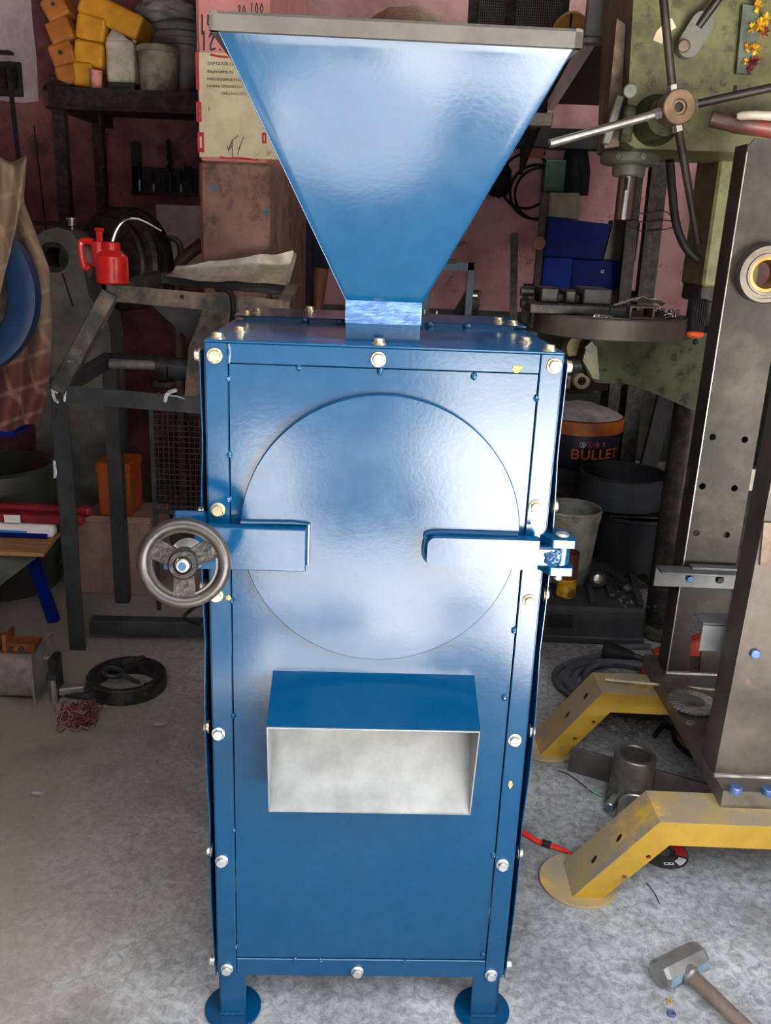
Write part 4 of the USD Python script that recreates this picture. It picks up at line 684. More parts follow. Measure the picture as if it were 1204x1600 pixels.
# ---- notice on the pillar
nt = Thing('paper_notice', 'creased cream paper notice taped to the pillar with red tape', 'notice', A(362, 248, PY))
nq = [(311, 82), (445, 86), (448, 250), (312, 245)]; npz = [A(x, y, PY) for x, y in nq]
def npf(a, b):
    p = (npz[0] * (1 - a) + npz[1] * a) * (1 - b) + (npz[3] * (1 - a) + npz[2] * a) * b
    return p + V(0, -.0015 - .0035 * abs(meshkit.noise(V(a * 5, b * 6, 3)) - .5), 0)
nt.part('sheet', grid(npf, 24, 30, .0006), paper, smooth=True)
nd = nrm((npz[1] - npz[0]) * (1, 0, 1))
for s, x, y, h in (('SAPTAGIR CA', 324, 102, .0105), ('Raghavatha Ro', 324, 114, .0095), ('9901051009 & 9342', 323.5, 126, .0088), ('Landline 0802282562', 323.5, 136.5, .0086), ('08022414532', 346.5, 148, .0088)):
    nt.part('print', text(s, A(x, y, PY) - V(0, .0052, 0), nd, (0, 0, 1), h, .0004), ink, smooth=False)
def tape(x0, y0, x1, y1, hole=True):
    p0, p1 = A(x0, y0, PY), A(x1, y1, PY); s = sg.box(p0[0], p1[2], p1[0], p0[2])
    if hole: s = s.difference(affinity.scale(s, .45, .6))
    nt.part('tape', prism(s.buffer(.001), .0008, (0, PY - .005, 0), (1, 0, 0), (0, 0, 1)), red_tape, smooth=False)
tape(306, 82, 311.5, 140, False); tape(307, 160, 315, 190); tape(309, 207, 319, 238); tape(410, 208, 416, 224)
nt.part('tape', prism(sg.LineString([tuple(A(x, y, PY)[[0, 2]]) for x, y in ((330, 86), (344, 89), (356, 90))]).buffer(.0035), .0008, (0, PY - .0055, 0), (1, 0, 0), (0, 0, 1)), red_tape, smooth=False)
nt.part('tape', prism(sg.LineString([tuple(A(x, y, PY)[[0, 2]]) for x, y in ((345, 246), (358, 248), (371, 247), (390, 249), (402, 250))]).buffer(.0035), .0008, (0, PY - .0055, 0), (1, 0, 0), (0, 0, 1)), red_tape, smooth=False)
nt.part('pen_scribble', cat(*[stroke([tuple(A(x, y, PY)[[0, 2]]) for x, y in l], (0, PY - .0052, 0), (1, 0, 0), (0, 0, 1), .0022, .0004) for l in ([(372, 212), (363, 220), (358, 233)], [(355, 228), (357, 235), (362, 229)], [(381, 214), (374, 232), (372, 242)], [(363, 222), (364, 246)], [(327, 168), (327, 173)])]), ink, smooth=False)
# a second sheet pinned higher up
single('faded_poster', prism([tuple(A(x, y, PY)[[0, 2]]) for x, y in ((420, -60), (455, -60), (458, 30), (416, 26))], .001, (0, PY - .0005, 0), (1, 0, 0), (0, 0, 1)), mat('faded_poster', S(176, 132, 124), S(150, 110, 104), 20, .4, .6, .85), 'faded pinkish paper sheet on the pillar just above the hopper', 'poster') if px1 > A(458, 0, PY)[0] else None
# ---- person standing behind the pillar
skin = mat('brown_skin', S(150, 100, 76), S(138, 90, 68), 20, .4, .6, .55); shirt = mat('navy_shirt', S(34, 40, 58), S(26, 30, 46), 12, .4, .6, .9, bump=.3, bscale=30); hairm = mat('black_hair', S(18, 16, 16), S(30, 26, 24), 60, .4, .6, .6); trouser = mat('dark_trousers', S(40, 40, 46), S(32, 32, 38), 14, .4, .6, .9)
PX, PYy = A(468, 440, 5.25)[0] - .04, 5.25
el = A(503, 412, 4.80); wr = A(497, 500, 4.76); shd = V(PX + .165, PYy, 1.42); up = V(el[0] + .012, 4.83, 1.12)
pz = Thing('person', 'person in a dark short-sleeved shirt standing behind the pillar, one bare forearm showing', 'person', (PX, PYy, 0))
wr = V(A(496, 492, 5.16)[0], 5.14, A(496, 492, 5.16)[2]); hd = wr + V(-.004, -.02, -.07); el = V(A(501, 418, 5.2)[0], 5.2, A(501, 418, 5.2)[2])
oar = V(PX - .20, PYy, 1.12); owr = V(PX - .21, PYy - .07, .88)
sk = [[(V(PX, PYy + .02, 1.60), .098, (.78, .95, 1.12)), (V(PX, PYy - .02, 1.53), .06, (.8, .9, .9))], [(V(PX, PYy + .025, 1.54), .056), (V(PX, PYy + .02, 1.42), .062)],
      [(V(PX, PYy + .01, 1.36), .13, (1.25, .75, .7)), (V(PX, PYy, 1.14), .125, (1.08, .78, 1))], [(V(PX, PYy, 1.14), .125, (1.08, .78, 1)), (V(PX, PYy + .01, .93), .14, (1.12, .85, .8))],
      [(V(PX + .15, PYy, 1.40), .062), (el, .044)], [(el, .044), (wr, .030)], [(V(PX - .15, PYy, 1.40), .062), (oar, .044)], [(oar, .044), (owr, .030)],
      [(wr, .030, (.8, 1, 1)), (hd, .036, (.45, 1, 1))], [(owr, .030, (.8, 1, 1)), (owr + V(0, -.01, -.08), .036, (.45, 1, 1))]]
for w_, s in ((hd, 1), (owr + V(0, -.01, -.08), -1)):
    for k in range(4): b0 = w_ + V(0, -.027 + .018 * k, -.02); L_ = (.058, .068, .072, .055)[3 - k]; sk.append([(b0, .0092), (b0 + V(-.003 * s, 0, -L_ * .55), .0088)]); sk.append([(b0 + V(-.003 * s, 0, -L_ * .55), .0088), (b0 + V(-.014 * s, -.004, -L_), .0078)])
    sk.append([(w_ + V(0, -.028, .02), .011), (w_ + V(-.012 * s, -.05, -.012), .0095)]); sk.append([(w_ + V(-.012 * s, -.05, -.012), .0095), (w_ + V(-.016 * s, -.052, -.042), .0085)])
for s in (-1, 1): sk += [[(V(PX + s * .085, PYy + .01, .90), .085), (V(PX + s * .09, PYy, .50), .058)], [(V(PX + s * .09, PYy, .50), .058), (V(PX + s * .095, PYy + .03, .09), .040)], [(V(PX + s * .095, PYy + .03, .055), .042), (V(PX + s * .105, PYy - .13, .032), .032, (1.2, 1, 1))]]
sk += [[(V(PX, PYy - .075, 1.585), .012), (V(PX, PYy - .098, 1.565), .015)], [(V(PX - .076, PYy + .025, 1.60), .018, (.4, .8, 1.3)), (V(PX - .076, PYy + .025, 1.58), .012, (.5, .8, 1))], [(V(PX + .076, PYy + .025, 1.60), .018, (.4, .8, 1.3)), (V(PX + .076, PYy + .025, 1.58), .012, (.5, .8, 1))]]
pz.part('body', smooth_union(sk, .010, 5), skin, smooth=60)
pz.part('hair', smooth_union([[(V(PX, PYy + .045, 1.64), .096, (.86, .95, .95)), (V(PX, PYy + .055, 1.58), .080, (.95, .8, .9))]], .02, 4), hairm, smooth=60)
for s in (-1, 1): pz.part('eye', blob((PX + s * .031, PYy - .072, 1.605), (.013, .009, .008), 1, 0), white_print, smooth=60)
pz.part('mouth', blob((PX, PYy - .076, 1.532), (.022, .01, .006), 1, 0), mat('lips', S(120, 66, 60)), smooth=60)
slv = V(el[0] + .004, el[1], el[2] + .035)
pz.part('shirt', smooth_union([[(V(PX, PYy + .01, 1.37), .14, (1.26, .80, .72)), (V(PX, PYy, 1.14), .134, (1.1, .82, 1))], [(V(PX, PYy, 1.14), .134, (1.1, .82, 1)), (V(PX, PYy + .01, .90), .148, (1.14, .88, .75))], [(V(PX + .15, PYy, 1.40), .072), (slv, .058)], [(V(PX - .15, PYy, 1.40), .072), (oar + V(0, 0, .04), .058)]], .02, 4), shirt, smooth=60)
pz.part('trousers', smooth_union([[(V(PX, PYy + .01, .93), .146, (1.13, .87, .7)), (V(PX, PYy + .01, .86), .14, (1.1, .85, .8))]] + [[(V(PX + s * .085, PYy + .01, .88), .092), (V(PX + s * .09, PYy, .50), .068)] for s in (-1, 1)] + [[(V(PX + s * .09, PYy, .50), .068), (V(PX + s * .095, PYy + .03, .10), .058)] for s in (-1, 1)], .02, 4), trouser, smooth=60)

# ================================================================ MIDDLE, behind the mill
def at_wall(px, py, d=.0): return A(px, py, WB - d)
# workbench behind the mill
wz_ = A(720, 512, 3.7)[2]; w0, w1 = A(610, 512, 3.7)[0], A(838, 512, 3.7)[0]
wbn = Thing('workbench', 'dark green workbench mostly hidden behind the mill', 'workbench', ((w0 + w1) / 2, 3.95, 0))
wbn.part('worktop', bx(w0, w1, 3.66, 4.3, wz_ - .04, wz_, .003), dado_m)
for x in (w0 + .05, w1 - .05):
    for y in (3.72, 4.24): wbn.part('leg', bar((x, y, 0), (x, y, wz_ - .04), .06, .06, (0, 1, 0)), darksteel)
tfm = Thing('teal_frame', 'teal square-tube frame standing on the workbench behind the mill', 'frame', (A(700, 500, 3.9)[0], 3.9, wz_))
a, b = A(668, 418, 3.9), A(740, 416, 3.9); tfm.part('top_tube', bar(a, b, .028, .030), teal); tfm.part('upright', bar((b[0] - .012, 3.9, wz_), (b[0] - .012, 3.9, b[2] + .015), .028, .028, (0, 1, 0)), teal); tfm.part('upright', bar((a[0], 3.9, wz_), (a[0], 3.9, a[2] + .015), .028, .028, (0, 1, 0)), teal)
q = A(703, 407, 3.9); tfm.part('clip', box(q - V(0, 0, .004), (.045, .03, .02), .003), blackiron)
gp = Thing('bench_grinder', 'black slanted casting with a bright roller under the teal frame', 'machine part', (A(725, 500, 4.1)[0], 4.1, wz_))
gp.part('casting', prism([tuple(A(x, y, 4.12)[[0, 2]]) for x, y in ((700, 506), (712, 480), (728, 455), (748, 453), (746, 475), (738, 506))], .12, (0, 4.14, 0), (1, 0, 0), (0, 0, 1)), blackiron); q = A(738, 461, 4.0); gp.part('roller', cyl(q - V(.024, 0, 0), q + V(.024, 0, 0), .02, n=24, b=.003), steel)
for i, (x, y) in enumerate(((663, 484), (682, 486))): p = A(x, y, 3.75); single('upright_pin', cyl(V(p[0], 3.75, wz_), p, .004, n=10), steel, ('left', 'right')[i] + ' of the two thin steel pins on the workbench, just right of the hopper neck', 'pin')
q0, q1 = A(802, 506, 3.8), A(803, 364, 3.8); bb = Thing('upright_bar', 'black flat bar standing upright on the workbench', 'steel bar', V(q0[0], 3.8, wz_)); bb.part('bar', bar(V(q0[0], 3.8, wz_), q1, .030, .012, (0, 1, 0)), blackiron); bb.part('foot', bar(V(q0[0] - .012, 3.79, wz_), V(q0[0] - .012, 3.79, A(795, 456, 3.8)[2]), .016, .02, (0, 1, 0)), blackiron)
# on the pink back wall
q = at_wall(716, 388, .02); sp = Thing('wire_brush', 'small reddish brush with pale bristles hanging on the pink wall', 'brush', q); sp.part('handle', bar(at_wall(704, 386, .02), at_wall(727, 378, .02), .035, .02), mat('brush_wood', S(120, 60, 56)))
for i in range(6): p = at_wall(708 + 3 * i, 389 - i, .02); sp.part('bristle', cyl(p + V(0, 0, .012), p - V(0, 0, .014), .003, n=6), white_print)
for i, (x, y, r, d) in enumerate(((822, 283, .155, .02), (842, 303, .145, .07), (836, 300, .152, .045))):
    c = at_wall(x, y, d); single('drive_belt', torus(c, (0, 1, .02), r, .0075, 56, 8), blackrub, ['topmost black belt loop on the pink wall right of the hopper', 'front black belt loop on the pink wall, lowest of the three', 'middle black belt loop on the pink wall right of the hopper'][i], 'drive belt')
p = at_wall(775, 284, .05); single('black_bag', blob(at_wall(778, 280, .06), (.085, .045, .10), 6, .25, 2, 3), blackrub, 'black bag hanging on the wall at the right edge of the hopper', 'bag', smooth=60)
c0, c1 = at_wall(852, 250, .1), at_wall(880, 300, .1); gb = Thing('green_box', 'small green metal box fixed to the pink wall', 'box', c1); gb.part('case', bx(c0[0], c1[0], WB - .12, WB - .001, c1[2], c0[2], .005), mat('green_box', S(66, 112, 92), S(54, 94, 78), 12, .4, .6, .5)); gb.part('cover', bx(c0[0] + .015, c1[0] - .015, WB - .126, WB - .12, c1[2] + .02, c0[2] - .02, .003), mat('green_box2', S(58, 100, 82)))
def jacket(a, b):
    x = 900 + (a - .5) * np.interp(b, [0, .2, .55, 1], [14, 34, 42, 36]); p = at_wall(x, 222 + 84 * b, .05); return p + V(0, -.05 * math.sin(math.pi * a) - .015 * math.sin(a * 18) * b, 0)
single('hanging_jacket', grid(jacket, 26, 16, .006), mat('black_cloth', S(20, 22, 28), S(14, 15, 20), 20, .4, .6, .95), 'black jacket hanging on the pink wall behind the drill spindle', 'jacket', smooth=True)
q = at_wall(834, 238, .05); oj = Thing('orange_clamp', 'rust-orange clamp hanging under the dark beam above the belts', 'clamp', q); orm = mat('rust_orange', S(150, 92, 48), S(120, 70, 40), 20, .4, .6, .6); oj.part('jaw', hull([at_wall(817, 230, .04), at_wall(850, 229, .04), at_wall(848, 248, .04), at_wall(824, 246, .04), at_wall(817, 230, .07), at_wall(850, 229, .07), at_wall(848, 248, .07), at_wall(824, 246, .07)]), orm); oj.part('screw', cyl(at_wall(852, 240, .055), at_wall(812, 236, .055), .008, n=10), darksteel)
p0, p1 = at_wall(770, 212, .06), at_wall(985, 214, .06); slab('trim_1', bx(p0[0], p1[0], WB - .12, WB, p0[2] - .06, p0[2] + .05, .004), darksteel, label='dark steel beam along the pink wall')
# loft shelf high up behind the hopper, with its load
ly = 4.35; lz0 = A(760, 66, ly)[2]; l0, l1 = A(600, 60, ly)[0], A(905, 60, ly)[0]
ls = Thing('loft_shelf', 'dark loft shelf high behind the hopper rim', 'shelf', (l0, ly, lz0 - .05)); ls.part('deck', bx(l0, l1, ly, WB - .002, lz0 - .05, lz0), blackiron, smooth=False)
for x in (l0 + .05, l1 - .05): ls.part('bracket', prism([(WB - .002, lz0 - .05), (ly + .1, lz0 - .05), (WB - .002, lz0 - .45)], .02, (x, 0, 0), (0, 1, 0), (0, 0, 1)), blackiron)
def tarp(a, b):
    x = 575 + 160 * a; base = A(x, 42, 4.5); h = (A(x, -12, 4.5)[2] - lz0) * (1 - .55 * a * a) * math.sin(math.pi * (.08 + .84 * a)) ** .4
    return V(base[0], 4.45 + .45 * b, lz0 + .003 + h * math.sin(math.pi * b) ** .6 + .035 * (meshkit.fbm(V(a * 6, b * 6, 1), 3) - .5) * math.sin(math.pi * b))
single('brown_tarp', grid(tarp, 44, 26), mat('brown_tarp', S(136, 100, 82), S(104, 78, 66), 9, .4, .6, .7, bump=.7, bscale=14, bdist=.02), 'crumpled brown tarpaulin on the loft shelf above the hopper', 'tarpaulin', smooth=40)
ms_ = Thing('mesh_panel', 'dark perforated mesh panels standing on the loft shelf left of the yellow pulley', 'mesh panel', (A(800, 40, 4.75)[0], 4.75, lz0))
m0, m1 = A(738, 40, 4.75)[0], A(884, 40, 4.75)[0]; mh = .36; ww = []
for i in range(46): x = m0 + (m1 - m0) * i / 45; ww.append(bar((x, 4.75, lz0), (x, 4.75, lz0 + mh), .004, .002, (0, 1, 0)))
for i in range(30): z = lz0 + mh * i / 29; ww.append(bar((m0, 4.753, z), (m1, 4.753, z), .004, .002))
ms_.part('wire_mesh', cat(*ww), mat('mesh_grey', S(104, 104, 100), rough=.5, metal=.5), kind='stuff'); ms_.part('backing', bx(m0, m1, 4.765, 4.785, lz0, lz0 + mh), blackiron)
for x, w in ((m0, .05), (A(795, 40, 4.75)[0], .05), (m1 - .01, .03)): ms_.part('stile', bx(x - w / 2, x + w / 2, 4.735, 4.76, lz0, lz0 + mh), blackiron)
yp = A(894, 22, 4.5); yr = .083; ypt = Thing('yellow_pulley', 'yellow disc pulley with a grey screw clamp on the loft shelf', 'pulley', V(yp[0], 4.5, lz0)); ypt.part('disc', lathe([(.012, -.03), (yr - .01, -.03), (yr, -.022), (yr - .012, 0), (yr, .022), (yr - .01, .03), (.012, .03)], 48, V(yp[0], 4.5, lz0 + yr), (.1, -1, 0), close=True), mat('ochre_paint', S(188, 146, 62), S(170, 124, 50), 12, .4, .6, .5))
ypt.part('screw', cyl(V(yp[0] - .012, 4.455, lz0 + .01), V(yp[0] - .012, 4.455, lz0 + .15), .006, n=10), darksteel); ypt.part('clamp_arm', bar(V(yp[0] - .03, 4.45, lz0 + .085), V(yp[0] + .10, 4.44, lz0 + .075), .02, .018), casting)
# shelf at the right: light edge angle and dark underside
e0, e1 = A(922, 40, 3.04), A(853, 186, 4.6); e1[2] = e0[2] = (e0[2] + e1[2]) / 2
e0 = A(922, 40, 3.04) * (1, 1, 0) + V(0, 0, e0[2])
rsf = Thing('high_shelf', 'high shelf with a light steel edge and dark underside, left of the drill head', 'shelf', e1)
rsf.part('edge_angle', Lbar(e0, e1, .03, .045, .005, (0, 0, 1), -1, 1), white_print, smooth=False)
rsf.part('deck', prism([tuple(e0[:2] + V(.01, 0)), tuple(e1[:2] + V(.01, 0)), (1.7, e1[1]), (1.7, e0[1])][::-1], .02, V(0, 0, e0[2] + .03), (1, 0, 0), (0, 1, 0)), darksteel, smooth=False)
rsf.part('front_angle', Lbar(V(e0[0] - .01, 3.03, e0[2] - .01), V(1.5, 3.03, e0[2] - .01), .05, .05, .005, (0, 0, 1), 1, 1), steel, smooth=False)
hp = A(931, 58, 3.02); rsf.part('hanger', bar(hp, V(hp[0] + .02, 3.02, 3.3), .075, .04, (0, 1, 0)), galv); rsf.part('hanger_brace', bar(hp + V(.08, .02, .05), hp + V(.30, .03, .55), .05, .03, (0, 1, 0)), galv)
rsf.part('end_block', box(A(845, 183, 4.58) + V(0, .02, -.01), (.11, .05, .06), .003), steel); rsf.part('wall_bracket', bar(V(1.5, 4.6, e1[2]), V(1.5, WB, e1[2]), .04, .04), darksteel)
# black posts against the wall
for i, (x0, y0, x1, y1, Y, w, lab) in enumerate(((1018, 280, 1010, 470, 4.25, .075, 'black steel post wound with wire behind the drill spindle, right of the narrow one'), (985, 270, 978, 470, 4.3, .055, 'narrow black steel post behind the drill spindle'))):
    p0, p1 = A(x0, y0, Y), A(x1, y1, Y); t = Thing('steel_post', lab, 'post', V(p1[0], Y, 0)); t.part('post', bar(V(p1[0], Y, 0), V(p0[0] * .5 + p1[0] * .5, Y, 1.84), w, w * .8, (0, 1, 0)), blackiron)
    if i == 0:
        for k, yy in enumerate((335, 348, 362)): p = A(1016, yy, Y); t.part('wire', tube(spline([p + V(-.12, -.05, .02), p + V(-.05, -.055, 0), p + V(.05, -.055, .012), p + V(.10, -.05, -.03 + .03 * k)], 5), .0025, 6), darksteel)
bpp = A(1030, 255, 4.5); single('blue_motor', rbox(A(1040, 252, 4.55), (.26, .2, .10), .03), blue_dark, 'dark blue box shape high behind the drill, left of its green sleeve', 'motor', smooth=40) if False else None
# blue cabinet on a black stand
cY = 4.4; CQ = lambda x, y, Y=4.4: A(x, y, Y)
stn = Thing('black_stand', 'black steel stand carrying blue sheet-metal covers behind the drill table', 'stand', V(CQ(900, 500)[0], 4.55, 0))
zt_ = CQ(900, 452)[2]; s0, s1 = CQ(846, 452)[0], CQ(990, 452)[0]
for x, zz in ((s0 - .024, CQ(846, 300)[2]), (s1, zt_)): stn.part('upright', bar((x, 4.42, 0), (x, 4.42, zz), .03, .03, (0, 1, 0)), blackiron); stn.part('upright', bar((x, 4.75, 0), (x, 4.75, zt_), .03, .03, (0, 1, 0)), blackiron)
stn.part('top_plate', bx(s0 - .03, s1 + .03, 4.4, 4.77, zt_ - .02, zt_), blackiron); sz2 = A(900, 609, 4.4)[2]; stn.part('lower_shelf', bx(s0 - .03, s1 + .03, 4.4, 4.77, sz2 - .02, sz2), blackiron)
q = CQ(843, 380, 4.4); stn.part('round_plate', cyl(q + V(-.005, -.012, 0), q + V(-.005, 0, 0), .03, n=28), card)
def cover(name, label, pts, m, Y, t=.2): single(name, prism([tuple(A(x, y, Y)[[0, 2]]) for x, y in pts], t, (0, Y + t, 0), (1, 0, 0), (0, 0, 1)), m, label, 'sheet-metal cover')
zq = zt_
c = Thing('blue_cover', 'dark blue sheet-metal cover with a light panel at its left end, on the black stand', 'sheet-metal cover', V((s0 + s1) / 2, 4.5, zt_)); zc = CQ(900, 404)[2]
xa, xb_, xc = CQ(848, 430)[0], CQ(893, 430)[0], CQ(985, 430)[0]
c.part('light_panel', bx(xa, xb_, 4.41, 4.7, zt_ + .001, zc, .002), blue_mid, label='lighter blue panel'); c.part('dark_panel', bx(xb_ + .002, xc, 4.415, 4.7, zt_ + .001, zc - .005, .002), blue_dark); q = CQ(941, 424, 4.412); c.part('latch', cat(torus(q, (0, 1, 0), .006, .0022, 16, 6)), white_print)
hi = [(858, 341), (954, 352), (940, 409), (849, 403)]
cover('blue_hood', 'tilted dark blue sheet-metal hood on top of the blue cover', [(x, y - 1.5) for x, y in hi], blue_dark, 4.44)
cover('olive_panel', 'grey-olive steel panel beside the tilted blue hood', [(958, 344), (1000, 348), (992, 408), (942, 408)], mat('olive_steel', S(84, 82, 72), S(70, 68, 60), 12, .4, .6, .45, metal=.3), 4.46, .1)
cover('steel_case', 'small grey-olive steel case on top of the blue hood', [(859, 301), (905, 301), (904, 343), (857, 338)], mat('olive_case', S(104, 98, 82), S(84, 80, 68), 18, .4, .6, .45, metal=.3), 4.48, .14)
q = A(908, 597, 4.43); tr_ = Thing('tape_roll', 'pale roll of tape standing on the lower shelf of the black stand', 'tape roll', V(q[0], 4.46, sz2)); tr_.part('roll', pipe(V(q[0], 4.42, sz2 + .042), V(q[0], 4.47, sz2 + .042), .042, .022, 36, .003), mat('masking_tape', S(206, 200, 176), S(190, 182, 158), 20, .4, .6, .7)); tr_.part('core', pipe(V(q[0], 4.422, sz2 + .042), V(q[0], 4.468, sz2 + .042), .022, .019, 28), card)
q0, q1 = A(866, 586, 4.43), A(890, 606, 4.43); ctn = Thing('small_carton', 'small pink carton with a dark emblem beside the tape roll', 'carton', V((q0[0] + q1[0]) / 2, 4.46, sz2)); ctn.part('box', bx(q0[0], q1[0], 4.43, 4.48, sz2 + .0005, q0[2], .002), mat('pink_carton', S(206, 168, 156), S(190, 150, 140), 20)); ctn.part('print', prism([(q0[0] + .012, sz2 + .015), (q1[0] - .015, sz2 + .02), (q1[0] - .012, q0[2] - .018), (q0[0] + .018, q0[2] - .012)], .0006, (0, 4.43, 0), (1, 0, 0), (0, 0, 1)), ink, smooth=False)

# ================================================================ RIGHT: drill press
DY = 2.75
sx_ = A(953, 500, DY)[0]; tz = A(955, 499, 2.52)[2]; tzb = A(955, 534, 2.52)[2]
TR = (A(1070, 505, DY)[0] - A(835, 495, DY)[0]) / 2; tcx = (A(1070, 505, DY)[0] + A(835, 495, DY)[0]) / 2
dp = Thing('drill_press', 'large worn green pillar drill with a four-spoke feed wheel and round table', 'drill press', V(A(1118, 500, 2.9)[0], 2.9, 0))
hY = 2.58; G = lambda x, y: tuple(A(x, y, hY)[[0, 2]])
ho = sg.Polygon([G(990, -20), G(977, 222), G(992, 232), G(1150, 238), G(1300, 246), G(1300, -220), G(1005, -220)]).buffer(.012).buffer(-.012)
dp.part('head', prism(ho, .36, (0, hY + .36, 0), (1, 0, 0), (0, 0, 1)), green, smooth=30)
dp.part('head_side', prism([G(986, 30), G(975, 225), G(952, 228), G(972, 20)], .06, (0, hY + .12, 0), (1, 0, 0), (0, 0, 1)), rust, label='brown rusty side cover of the head')
dp.part('side_latch', cat(bar(A(968, 150, 2.6), A(945, 225, 2.6), .022, .03, (0, 1, 0), .003)), casting); dp.part('side_latch', bar(A(985, 165, 2.56), A(975, 222, 2.56), .03, .03, (0, 1, 0), .004), green_dark); dp.part('side_knob', cyl(A(984, 142, 2.57), A(984, 142, 2.5), .018, n=20, b=.003), casting)
sxx = A(978, 300, DY)[0]; zz = lambda y: A(978, y, DY)[2]
dp.part('nose_flange', cyl(V(sxx, DY, zz(258)), V(sxx, DY, zz(238)), .084, n=48, b=.006), casting)
for a in (-125, -80, -40): p = V(sxx + .0845 * math.cos(math.radians(a)), DY + .0845 * math.sin(math.radians(a)), zz(248)); dp.part('flange_bolt', cyl(p, p + V(math.cos(math.radians(a)), math.sin(math.radians(a)), 0) * .006, .009, n=12), steel)
dp.part('quill', cyl(V(sxx, DY, zz(276)), V(sxx, DY, zz(256)), .047, n=40, b=.004), casting); dp.part('spindle', lathe([(.0, 0), (.024, 0), (.027, .004), (.027, zz(270) - zz(346)), (0, zz(270) - zz(346))], 36, V(sxx, DY, zz(346))), chrome, label='bright drill spindle'); dp.part('drift_slot', box(V(sxx - .0085, DY - .0245, zz(288)), (.010, .008, .036), .003), blackrub)
# feed wheel
hb = A(1058, 168, 2.42); hb0 = A(1050, 172, hY)
dp.part('feed_boss', lathe([(0, 0), (.066, 0), (.062, .03), (.048, .10), (0, .10)], 40, V(hb[0] - .008, hY + .005, hb[2] - .012), (.0, -1, 0)), green_dark); fw_ = dp.part('feed_hub', lathe([(.012, 0), (.040, 0), (.0425, .003), (.0425, .045), (.040, .048), (.020, .048), (.017, .042), (.012, .042)], 48, V(hb[0], 2.468, hb[2]), (.12, -1, .05), close=True), mat('hub_bronze', S(140, 116, 92), S(112, 92, 72), 20, .4, .6, .4, metal=.6))
dp.part('hub_screw', cyl(V(hb[0], 2.46, hb[2]), V(hb[0] + .004, 2.435, hb[2] + .002), .013, n=6), darksteel, under=fw_)
hc_ = V(hb[0], 2.445, hb[2])
for i, (x, y) in enumerate(((1030, -60), (858, 225), (1091, 382), (1290, 118))):
    e = A(x, y, 2.43 if i != 1 else 2.40); d = nrm(e - hc_); dp.part('feed_spoke', cat(cyl(hc_ + d * .035, e, .0105, .0105 if i != 2 else .010, n=16, b=.001)), steel if i == 1 else millsteel, under=fw_); dp.part('spoke_nut', cyl(hc_ + d * .038, hc_ + d * .056, .0145, n=6), steel, under=fw_)
# speed lever
pv = A(1070, 76, hY - .03); dp.part('lever_body', prism(sg.LineString([tuple(A(1070, 74, hY)[[0, 2]]), tuple(A(1090, 42, hY)[[0, 2]])]).buffer(.030), .03, (0, hY - .005, 0), (1, 0, 0), (0, 0, 1)), casting, smooth=40); dp.part('lever_rod', cyl(A(1090, 42, hY - .03), A(1150, -40, hY - .06), .0105, n=16), millsteel); dp.part('lever_pivot', cyl(A(1068, 72, hY - .02), A(1068, 72, hY - .05), .016, n=24, b=.003), rust)
dp.part('scale_plate', prism(sg.LineString([tuple(A(x, y, hY)[[0, 2]]) for x, y in ((1026, 66), (1031, 54), (1040, 44), (1052, 36))]).buffer(.013, cap_style=2), .003, (0, hY - .001, 0), (1, 0, 0), (0, 0, 1)), paper, label='cream curved scale plate'); dp.part('data_plate', prism([tuple(A(x, y, hY)[[0, 2]]) for x, y in ((1156, 10), (1182, 12), (1172, 118), (1146, 116))], .018, (0, hY - .001, 0), (1, 0, 0), (0, 0, 1)), mat('slate_green', S(84, 96, 78), S(60, 70, 58), 14, .4, .6, .5), label='raised darker green plate'); dp.part('slot', prism([tuple(A(x, y, hY)[[0, 2]]) for x, y in ((1146, 133), (1151, 134), (1149, 147), (1144, 146))], .003, (0, hY, 0), (1, 0, 0), (0, 0, 1)), blackrub)
dp.part('side_lever', tube(spline([A(1110, 186, 2.50), A(1140, 192, 2.49), A(1180, 197, 2.48), A(1240, 205, 2.48)], 4), [.020] * 5 + [.024] * 8, 14), mat('redbrown_lever', S(98, 70, 60), S(140, 60, 54), 12, .5, .62, .4)); dp.part('lever_grip', tube(spline([A(1150, 182, 2.455), A(1180, 180, 2.45), A(1240, 184, 2.44)], 4), [.006] + [.011] * 8, 12), mat('ivory', S(196, 190, 172), rough=.4), label='ivory strip on the lever')
# column, sleeve, arm, table
ccx = A(1113, 420, 2.95)[0]; dp.part('column', cyl((ccx, 2.95, 0), (ccx, 2.95, 1.75), .062, n=48), blackiron, label='dark round column'); dp.part('column_base', cyl((ccx, 2.95, 0), (ccx, 2.95, .05), .075, n=48, b=.01), green_dark)
g0, g1 = A(1120, 244, 2.84), A(1172, 452, 2.84); dp.part('column_sleeve', bx(g0[0] + .01, g1[0] + .02, 2.84, 3.06, g1[2], A(1140, 236, 2.84)[2], .008), green_pale); q0, q1 = A(1094, 446, 2.86), A(1135, 474, 2.86); dp.part('column_collar', bx(q0[0], q1[0] + .06, 2.86, 3.04, q1[2], q0[2], .006), blackiron)
dp.part('table', lathe([(0, tzb + .012), (TR - .03, tzb + .012), (TR - .02, tzb), (TR - .004, tzb), (TR, tzb + .004), (TR, tz - .004), (TR - .004, tz), (TR - .028, tz), (TR - .034, tz - .012), (TR - .05, tz - .012), (TR - .054, tz), (0, tz)], 96, V(tcx, DY, 0)), table_steel, label='round dark steel table')
aY = 2.66; Q = lambda x, y: tuple(A(x, y, aY)[[0, 2]])
arm = sg.Polygon([Q(914, 541), Q(908, 560), Q(918, 585), Q(930, 598), Q(985, 601), Q(1030, 618), Q(1080, 640), Q(1116, 655), Q(1150, 660), Q(1150, 520), Q(930, 520)]).buffer(.008).buffer(-.008)
